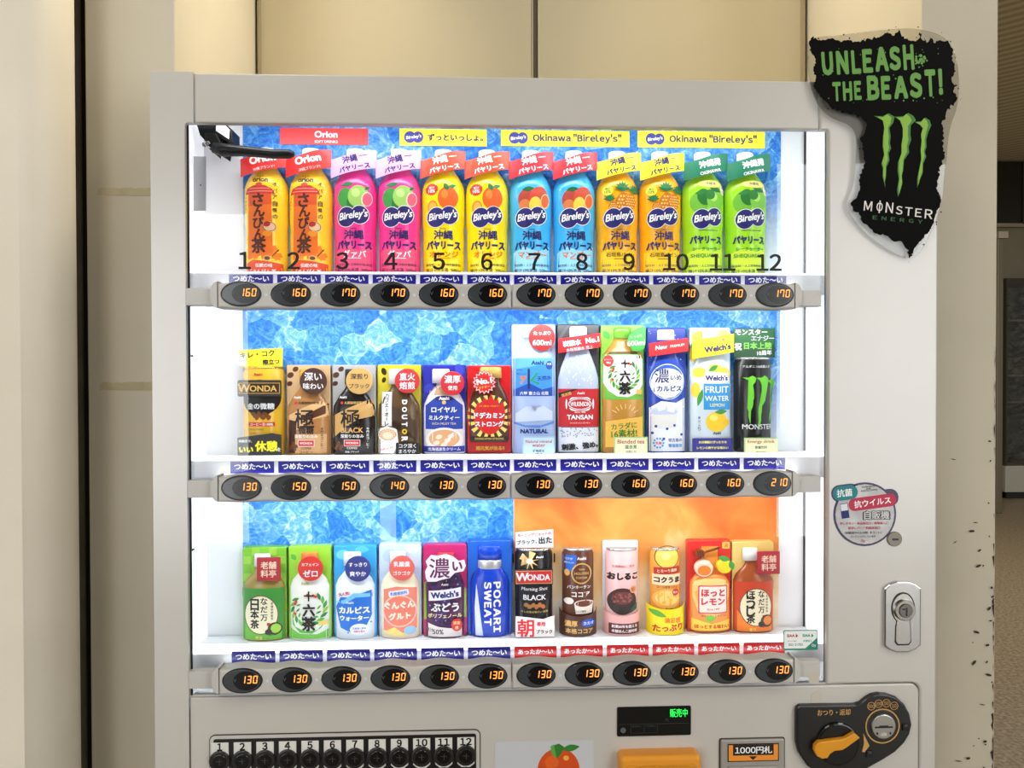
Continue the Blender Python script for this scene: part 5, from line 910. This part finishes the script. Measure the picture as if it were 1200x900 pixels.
p = DP(); p.prism(ell(-9, 78, 11, 10), -21, -14, plastic((244, 214, 190), 0.2), 1.5, 3); p.flat(-21); p.E(-9, 76, 8, 6, (226, 130, 50)); p.E(-9, 86, 7, 2.5, (236, 226, 214)); p.build('honey_pot', t)
p = DP(); p.prism(ell(-14, 96, 6, 5, 15), -22, -15, plastic((120, 60, 30), 0.3), 1.2); p.flat(-22)
for k in (-3, 0, 3): p.R(-14+k, 96, 0.8, 8, (80, 36, 18), 0, 15)
p.prism(rrect(0, 99.5, 22, 2, 1, 17), -20, -17, plastic((110, 54, 28), 0.3), 0.4); p.build('honey_dipper', t)
p = DP(); p.prism(ell(16, 80, 9.5, 8.5, -10), -21, -14, plastic((246, 216, 50), 0.25), 2, 3); p.flat(-21); p.leaf(15, 90, 15, 7, -12, (70, 160, 70)); p.leaf(24, 82, 12, 7, -70, (60, 150, 66)); p.build('lemon', t)
# 12 roasted tea
nihoncha(12, 'brown roasted tea bottle sample with a crimson square badge, rightmost of the bottom row', (222, 190, 110), (156, 78, 40), (196, 66, 34), (232, 130, 40), True)

# ------------------------------------------------------------------ cold and hot strips below every drink
what = {0: ['amber tea bottle behind number %d' % i if i < 3 else '%s bottle behind number %d' % (('pink', 'yellow', 'sky blue', 'golden', 'lime green')[(i-3)//2], i) for i in range(1, 13)],
        1: ['gold coffee can', 'tan coffee bottle', 'black coffee bottle with the tan badge', 'cafe au lait bottle', 'milk tea bottle', 'red flame card', 'pale blue water bottle', 'sparkling water bottle', 'tall green tea card', 'navy lactic drink card', 'lemon fruit water', 'black energy can'],
        2: ['green tea bottle with square badge', 'orange-capped tea bottle', 'blue lactic drink with navy badge', 'cream lactic drink with rose badge', 'purple grape drink', 'royal blue sports bottle', 'black coffee can with red band', 'brown cocoa can', 'pink red bean can', 'yellow corn soup can', 'hot lemon card', 'roasted tea bottle']}
for r in range(3):
    x0, x1 = X(295, 0.034), X(897 if r == 0 else 896, 0.034); zt, zb = TAGZ[r]
    for i in range(12):
        hot = r == 2 and i >= 6; p = Part(); w_ = 0.0592; h = zt-zb; x = x0+(x1-x0)*i/11
        p.prism(rrect(0, 0, w_, h), -0.0008, 0, plastic((206, 30, 36) if hot else (26, 22, 132), 0.3)); p.flat(-0.0008)
        p.T('あったか〜い' if hot else 'つめた〜い', 0, 0.0014, None, (250, 250, 250), w=0.049, bold=0.035)
        tag(p.build('temperature_strip', None, (x, 0.0346, (zt+zb)/2)), ('red hot-drink strip under the ' if hot else 'blue cold-drink strip under the ')+what[r][i], 'label strip', 'hot and cold strips above the buttons')
# promotional cards along the top
def promo(x0, x1, y0, y1, col, art, label):
    Y = 0.1205; q0, q1 = at(x0, y0, Y), at(x1, y1, Y); w_, h = q1.x-q0.x, q0.z-q1.z; p = Part(); p.prism(rrect(0, 0, w_, h), -0.001, 0, plastic(col, 0.4)); p.flat(-0.001); art(p, w_, h)
    tag(p.build('banner_card', None, ((q0.x+q1.x)/2, Y+0.0033-0.0002, (q0.z+q1.z)/2)), label, 'sign', 'banner cards across the top of the display')
def a1(p, w_, h): p.T('Orion', 0.003, 0.003, None, WHITE, w=0.034, bold=0.05); p.T('SOFT DRINKS', 0.003, -0.0078, None, WHITE, w=0.034)
def gb2(p, cx, cv): 
    for ex, rx, ry in ((-0.0058, 0.0085, 0.0088), (0.0062, 0.008, 0.0085)): p.E(cx+ex, cv, rx, ry, (66, 70, 160), -10)
    p.T("Bireley's", cx, cv, None, WHITE, w=0.023, rot=8, shear=.15, bold=0.04)
def a2(p, w_, h): gb2(p, -0.044, 0); p.T('ずっといっしょ。', 0.018, 0, None, (40, 42, 104), w=0.083, bold=0.045)
def a3(p, w_, h): gb2(p, -0.071, 0); p.T('Okinawa "Bireley\'s"', 0.018, 0, None, (52, 52, 104), w=0.134, bold=0.05, sans=True)
promo(327.5, 431, 149, 169.5, (236, 60, 62), a1, 'red banner card with white lettering above the second and third bottles')
promo(468, 570.5, 150, 171, (252, 236, 46), a2, 'shortest yellow banner card, with Japanese lettering')
promo(587, 738, 151.5, 172, (252, 236, 46), a3, 'yellow banner card with English lettering above bottles 7 to 9')
promo(747.5, 897, 152.5, 173.5, (252, 236, 46), a3, 'yellow banner card with English lettering above bottles 10 to 12')
# small translated cards standing in front of three drinks
def info(x0, x1, y0, y1, col, l1, l2, l3, label):
    Y = 0.072; q0, q1 = at(x0, y0, Y), at(x1, y1, Y); w_, h = q1.x-q0.x, q0.z-q1.z; p = Part(); zb = BASE[1]+0.0004; h = q0.z-zb
    p.prism(rrect(0, h/2, w_, h), -0.0006, 0.0004, plastic((190, 214, 150) if col[2] < 220 else (170, 206, 230), 0.4)); p.box(-w_/2, w_/2, -0.0006, 0.008, 0, 0.0006, plastic(col, 0.4)); p.flat(-0.0006); p.R(0, h/2, w_-0.0035, h-0.0035, col)
    v = h*0.74
    for s_ in l1: p.T(s_, 0, v, 0.0058 if len(l1) == 1 else 0.0042, (190, 70, 60), w=w_*(0.8 if len(s_) > 6 else 0.4)); v -= 0.0058
    p.T(l2, 0, v-0.002, None, (40, 50, 60), w=w_*0.36, bold=0.02); p.T(l3, 0, v-0.0088, None, (40, 50, 60), w=w_*0.3)
    tag(p.build('info_card', None, ((q0.x+q1.x)/2, Y, zb)), label, 'card', 'small translated info cards')
info(612, 650.5, 511.5, 537, (206, 232, 246), ['Natural mineral', 'water'], '矿物质水', '생수', 'pale blue info card in front of the tall water bottle')
info(719.5, 759, 512, 537, (240, 240, 196), ['Blended tea'], '混合茶', '브랜드 티', 'cream info card in front of the tall green tea card')
info(872, 911.5, 513, 537, (240, 242, 190), ['Energy drink'], '能量饮料', '에너지 드링크', 'pale yellow info card in front of the black energy can')

# ------------------------------------------------------------------ stickers on the front
q0, q1 = at(922, 742, 0), at(962.5, 765, 0); p = Part(); cx, cz = (q0.x+q1.x)/2, (q0.z+q1.z)/2; w_, h = q1.x-q0.x, q0.z-q1.z; tl = (38, 138, 112)
p.prism(rrect(0, 0, w_, h, 0.002), 0, 0.0006, plastic(tl, 0.3)); p.flat(0); p.R(0, 0.0008, w_-0.002, h-0.0035, (240, 244, 242), 0.0014); p.P([(w_/2-0.001, -h/2+0.002), (w_/2-0.001, 0.003), (0.006, -h/2+0.002)], tl)
for s_, c in ((-1, (176, 40, 50)), (1, (60, 150, 130))): p.T('SIAA', s_*0.011-0.003, 0.0065, None, c, w=0.011, bold=0.05); p.P([(s_*0.011+0.004, 0.009), (s_*0.011+0.0075, 0.0062), (s_*0.011+0.004, 0.0035)], c); p.T('抗ウイルス加工' if s_ < 0 else '抗菌加工', s_*0.011-0.001, -0.001, None, c, w=0.013)
p.T('ISO 21702', -0.007, -0.006, None, (90, 130, 120), w=0.02); p.T('Dy', w_/2-0.0055, -h/2+0.006, 0.0048, WHITE)
tag(p.build('certificate_sticker', None, (cx, 0.0113, cz)), 'small white and teal certificate sticker on the glass at lower right', 'sticker')
# round antiviral sticker
p = Part(); M = lambda x, y: (m_at(x, y)[0], m_at(x, y)[1]); dk = (50, 42, 84); sil = noisy('silver_film', (176, 176, 178), (206, 206, 206), 30, 0.35)
c = M(1013.3, 602.5); p.flat(-0.0004); c1 = M(990.3, 577.5); c2 = M(1022, 588.5)
p.prism(ell(c[0], c[1], 38.3*U, 38.3*U, 0, 48), -0.0006, 0.0002, plastic(dk, 0.35)); p.prism(rrect(c1[0], c1[1], 34*U, 20.5*U, 10*U, 7), -0.0006, 0.0002, plastic(dk, 0.35)); p.prism(rrect(M(1035, 584)[0], M(1035, 584)[1], 37*U, 21*U, 10*U, 7), -0.00061, 0.0002, plastic(dk, 0.35)); p.flat(-0.0007)
p.E(c[0], c[1], 36*U, 36*U, sil); p.R(c1[0], c1[1], 30.5*U, 17.5*U, (24, 130, 140), 8.6*U, 7); p.R(c2[0], c2[1], 59*U, 15.5*U, (190, 44, 78), 7.6*U, 7); p.T('抗菌', c1[0]-1*U, c1[1], None, WHITE, w=19*U, rot=5, bold=0.03); p.T('抗ウイルス', c2[0], c2[1], None, WHITE, w=45*U, rot=7, bold=0.03)
q = M(1017, 572); p.T('Antibacterial', q[0], q[1]+0.0025, None, INK, w=16*U, rot=6); p.T('and', q[0], q[1]-0.0002, None, INK, w=5*U, rot=6); p.T('Antiviral Coating', q[0]+1*U, q[1]-0.003, None, INK, w=20*U, rot=6)
q = M(1027, 603.5); p.T('自販機', q[0], q[1], None, INK, w=34*U, bold=0.11); p.T('自販機', q[0], q[1], None, (214, 214, 216), w=31*U, bold=0.02)
q = M(989.5, 598.5); p.R(q[0], q[1], 9.5*U, 18*U, (34, 46, 110), 0, 8); p.R(q[0]-0.7*U, q[1]+4.2*U, 8.4*U, 8*U, (226, 228, 232), 0, 8)
q = M(1012, 613); p.T('押しボタン・商品取出口・紙幣挿入口', q[0], q[1], None, (186, 40, 56), w=59*U, bold=0.02); q = M(1012, 618.5); p.T('返却レバー・釣銭返却口', q[0], q[1], None, (186, 40, 56), w=39*U, bold=0.02); q = M(1011.5, 624); p.T('〈抗菌/抗ウイルス剤〉をコートに', q[0], q[1], None, INK, w=46*U); q = M(1011, 628.5); p.T('コーティングしています', q[0], q[1], None, INK, w=31*U); q = M(1011, 634); p.T('Dy', q[0], q[1], 4*U, (190, 50, 60))
tag(p.build('round_sticker', None, (0, 0, 0)), 'round silver antiviral sticker with teal and crimson tabs', 'sticker')
# sticker with an orange beside the keypad
p = Part(); a, b = M(580, 868.5), M(695.5, 868); zt = (a[1]+b[1])/2; xm = (a[0]+b[0])/2; p.prism(rrect(xm, zt-0.06, b[0]-a[0], 0.12, 0.0015), -0.0005, 0.0002, plastic((196, 198, 202), 0.3)); p.flat(-0.0005)
o_ = M(654.5, 902); p.E(o_[0], o_[1], 25*U, 26*U, (206, 76, 24)); p.E(o_[0]-8*U, o_[1]+9*U, 8*U, 8*U, (222, 96, 34)); p.E(o_[0]+9*U, o_[1]+14*U, 3.4*U, 3*U, (236, 170, 70))
q = M(653, 880); p.P([(q[0]-8*U, q[1]+6*U), (q[0]-7*U, q[1]-3*U), (q[0]-0.5*U, q[1]-9*U), (q[0]+5*U, q[1]-3*U), (q[0]+8*U, q[1]+5*U), (q[0]+2*U, q[1]+9*U)], (50, 120, 44)); p.P([(q[0]-8*U, q[1]+6*U), (q[0]-4*U, q[1]+8*U), (q[0]-0.5*U, q[1]-9*U), (q[0]-7*U, q[1]-3*U)], (96, 160, 70)); p.leaf(q[0]+16*U, q[1]+3.5*U, 22*U, 8*U, 8, (52, 124, 48))
tag(p.build('orange_sticker', None, (0, 0, 0)), 'grey square sticker picturing a plain orange with leaves', 'sticker')
# stain marks under the coin corner
stain = mat((196, 188, 172), 0.5); p = Part(); p.flat(-0.0000); q = M(957, 816); p.prism([(q[0]-6.5*U, q[1]-8*U), (q[0]+6.5*U, q[1]-8*U), (q[0]+6*U, q[1]+2*U), (q[0]+2*U, q[1]+7*U), (q[0]-3*U, q[1]+4*U), (q[0]-6.5*U, q[1]+2*U)], -0.0002, 0.0004, stain); o = p.build('tape_residue', VM); o.location = -VM.location
q = M(953, 793); p = Part(); p.prism(rrect(q[0], q[1], 12*U, 13*U), -0.0023, -0.0018, stain); o = p.build('tape_residue', VM); o.location = -VM.location
# energy drink hanging sign: clear sheet with a ragged black print
YS = -0.006
def sp_(pts): return [(at(x, y, YS).x, at(x, y, YS).z) for x, y in pts]
def smooth(pts, it=2):
    for _ in range(it):
        o = []
        for a, b in zip(pts, pts[1:]+pts[:1]): o += [(a[0]*.75+b[0]*.25, a[1]*.75+b[1]*.25), (a[0]*.25+b[0]*.75, a[1]*.25+b[1]*.75)]
        pts = o
    return pts
sheet = smooth([(945, 66), (947, 44), (985, 41), (1040, 34), (1075, 33), (1106, 42), (1119, 58), (1124, 85), (1123, 125), (1112, 150), (1108, 200), (1104, 240), (1094, 265), (1080, 295), (1066, 303), (1045, 296), (1015, 275), (995, 250), (991, 238), (1002, 215), (1003, 180), (1004, 160), (997, 146), (975, 139), (960, 126), (950, 104)])
SG = tag(bpy.data.objects.new('display_sign', None), 'clear sign with ragged black print and green claw marks at upper right', 'sign'); C.objects.link(SG); SG.location = (at(1040, 300, 0).x, YS, at(1040, 300, 0).z)
def sgp(p, name):
    o = p.build(name, SG); o.location = -SG.location; return o
p = Part(); p.prism(sp_(sheet)[::-1], YS, YS+0.0008, clear('clear_film', (238, 238, 236), 0.02, 1.5)); sgp(p, 'clear_sheet')
splash = [(948, 52), (950, 45), (957, 46), (966, 47), (974, 45), (984, 48), (995, 47), (1003, 49), (1015, 46), (1030, 44), (1040, 37), (1047, 42), (1054, 35), (1057, 43), (1068, 48), (1076, 46), (1078, 37), (1081, 47), (1088, 49), (1090, 43), (1094, 50), (1102, 47), (1112, 50), (1117, 58), (1115, 66), (1119, 75), (1118, 85), (1115, 92), (1117, 98), (1122, 100), (1117, 106), (1122, 116), (1118, 122), (1110, 128), (1108, 137), (1103, 145), (1106, 155), (1105, 170), (1107, 182), (1102, 195), (1100, 210), (1097, 220), (1102, 232), (1102, 240), (1096, 252), (1094, 262), (1088, 272), (1080, 282), (1071, 291), (1066, 303), (1063, 292), (1056, 283), (1046, 282), (1038, 276), (1026, 274), (1018, 266), (1010, 260), (1008, 252), (1000, 246), (997, 238), (1004, 232), (1008, 222), (1007, 210), (1010, 200), (1014, 190), (1012, 180), (1010, 170), (1008, 162), (1014, 155), (1016, 146), (1010, 138), (998, 134), (985, 130), (975, 128), (970, 121), (965, 117), (958, 108), (953, 100), (956, 90), (953, 80), (956, 70), (950, 60)]
rough = []
rg = random.Random(5)
for a, b in zip(splash, splash[1:]+splash[:1]):
    L_ = math.hypot(b[0]-a[0], b[1]-a[1]); k = max(1, int(L_/1.6))
    for j in range(k):
        d = rg.gauss(0, 0.75) if j else 0; nx, ny = -(b[1]-a[1])/L_, (b[0]-a[0])/L_
        rough.append((a[0]+(b[0]-a[0])*j/k+nx*d, a[1]+(b[1]-a[1])*j/k+ny*d))
p = Part(1.0, 0.0, 0.000004); p.flat(YS); p.P(sp_(rough), mat((7, 7, 7), 0.6, 0, 0, 0.06))
for k in range(60):
    a = rg.choice(splash); r_ = rg.uniform(0.4, 1.1)*U; q = sp_([(a[0]+rg.gauss(0, 3), a[1]+rg.gauss(0, 3))])[0]; p.E(q[0], q[1], r_, r_, mat((7, 7, 7), 0.6, 0, 0, 0.06))
gl = (96, 150, 62)
def st(t_, x, y, w_, h_, rot, c, b): q = sp_([(x, y)])[0]; p.T(t_, q[0], q[1], h_*U, c, w=w_*U, rot=rot, bold=b, sans=t_ != 'Φ')
# lettering in heavy condensed capitals, growing towards the right
for ch, x, y, w_, h_ in zip('UNLEASH', (969.5, 987, 1003, 1016.5, 1033, 1048.5, 1064.5), (74.5, 73.5, 72.8, 71.5, 69.5, 68.5, 67.2), (13.5, 14.5, 11, 12, 16, 13.5, 13), (27, 27, 27, 27, 28, 27.5, 29)): st(ch, x, y, w_, h_, 4, gl, 0.075)
for ch, x, y, w_, h_ in zip('THE', (980.5, 993, 1005), (107.5, 106.8, 106), (10, 11, 8.5), (22, 22, 21.5)): st(ch, x, y, w_, h_, 3, gl, 0.07)
for ch, x, y, w_, h_ in zip('BEAST!', (1023, 1038, 1055.5, 1073, 1090, 1102), (103, 103, 102.5, 100, 97.5, 96), (14.5, 11.5, 16.5, 15, 13, 5), (28, 27, 26, 29, 31, 30)): st(ch, x, y, w_, h_, 3, gl, 0.075)
for k in range(26):
    q = sp_([(1078+rg.gauss(0, 3.6), 71+rg.gauss(0, 3.6))])[0]; r_ = rg.uniform(0.5, 1.8)*U; p.E(q[0], q[1], r_, r_, gl)
for k in range(40):
    q = sp_([(rg.uniform(962, 1104), rg.choice((59, 62, 88, 90, 117, 118))+rg.gauss(0, 1.6))])[0]; r_ = rg.uniform(0.3, 1.0)*U; p.E(q[0], q[1], r_, r_, gl)
for pts in CLAW:
    cxm = sum(a[0] for a in pts)/len(pts)
    p.P(sp_(pts), (56, 120, 44)); p.P(sp_([(cxm+(x-cxm)*0.70-0.6, 180+(y-180)*0.955-1) for x, y in pts]), (132, 178, 56))
for ch, x, y, w_, h_ in zip('MΦNSTER', (1017, 1030.5, 1042, 1053.5, 1064.5, 1076, 1088), (241.5, 242.5, 243.5, 246.5, 248, 249.5, 251), (10, 7.5, 9, 8, 9, 8, 9.5), (11.5, 15, 12.5, 10, 10, 10, 11)): (st('O', x, y, w_, h_*0.68, -5, (224, 222, 214), 0.015), p.R(*sp_([(x, y)])[0], 1.4*U, h_*U, (224, 222, 214), 0, -5)) if ch == 'Φ' else st(ch, x, y, w_, h_, -5, (224, 222, 214), 0.015)
for i, ch in enumerate('ENERGY'): st(ch, 1025+i*10.6, 255+i*1.0, 5.5, 4.4, -5, (52, 110, 60), 0.01)
sgp(p, 'ragged_print')
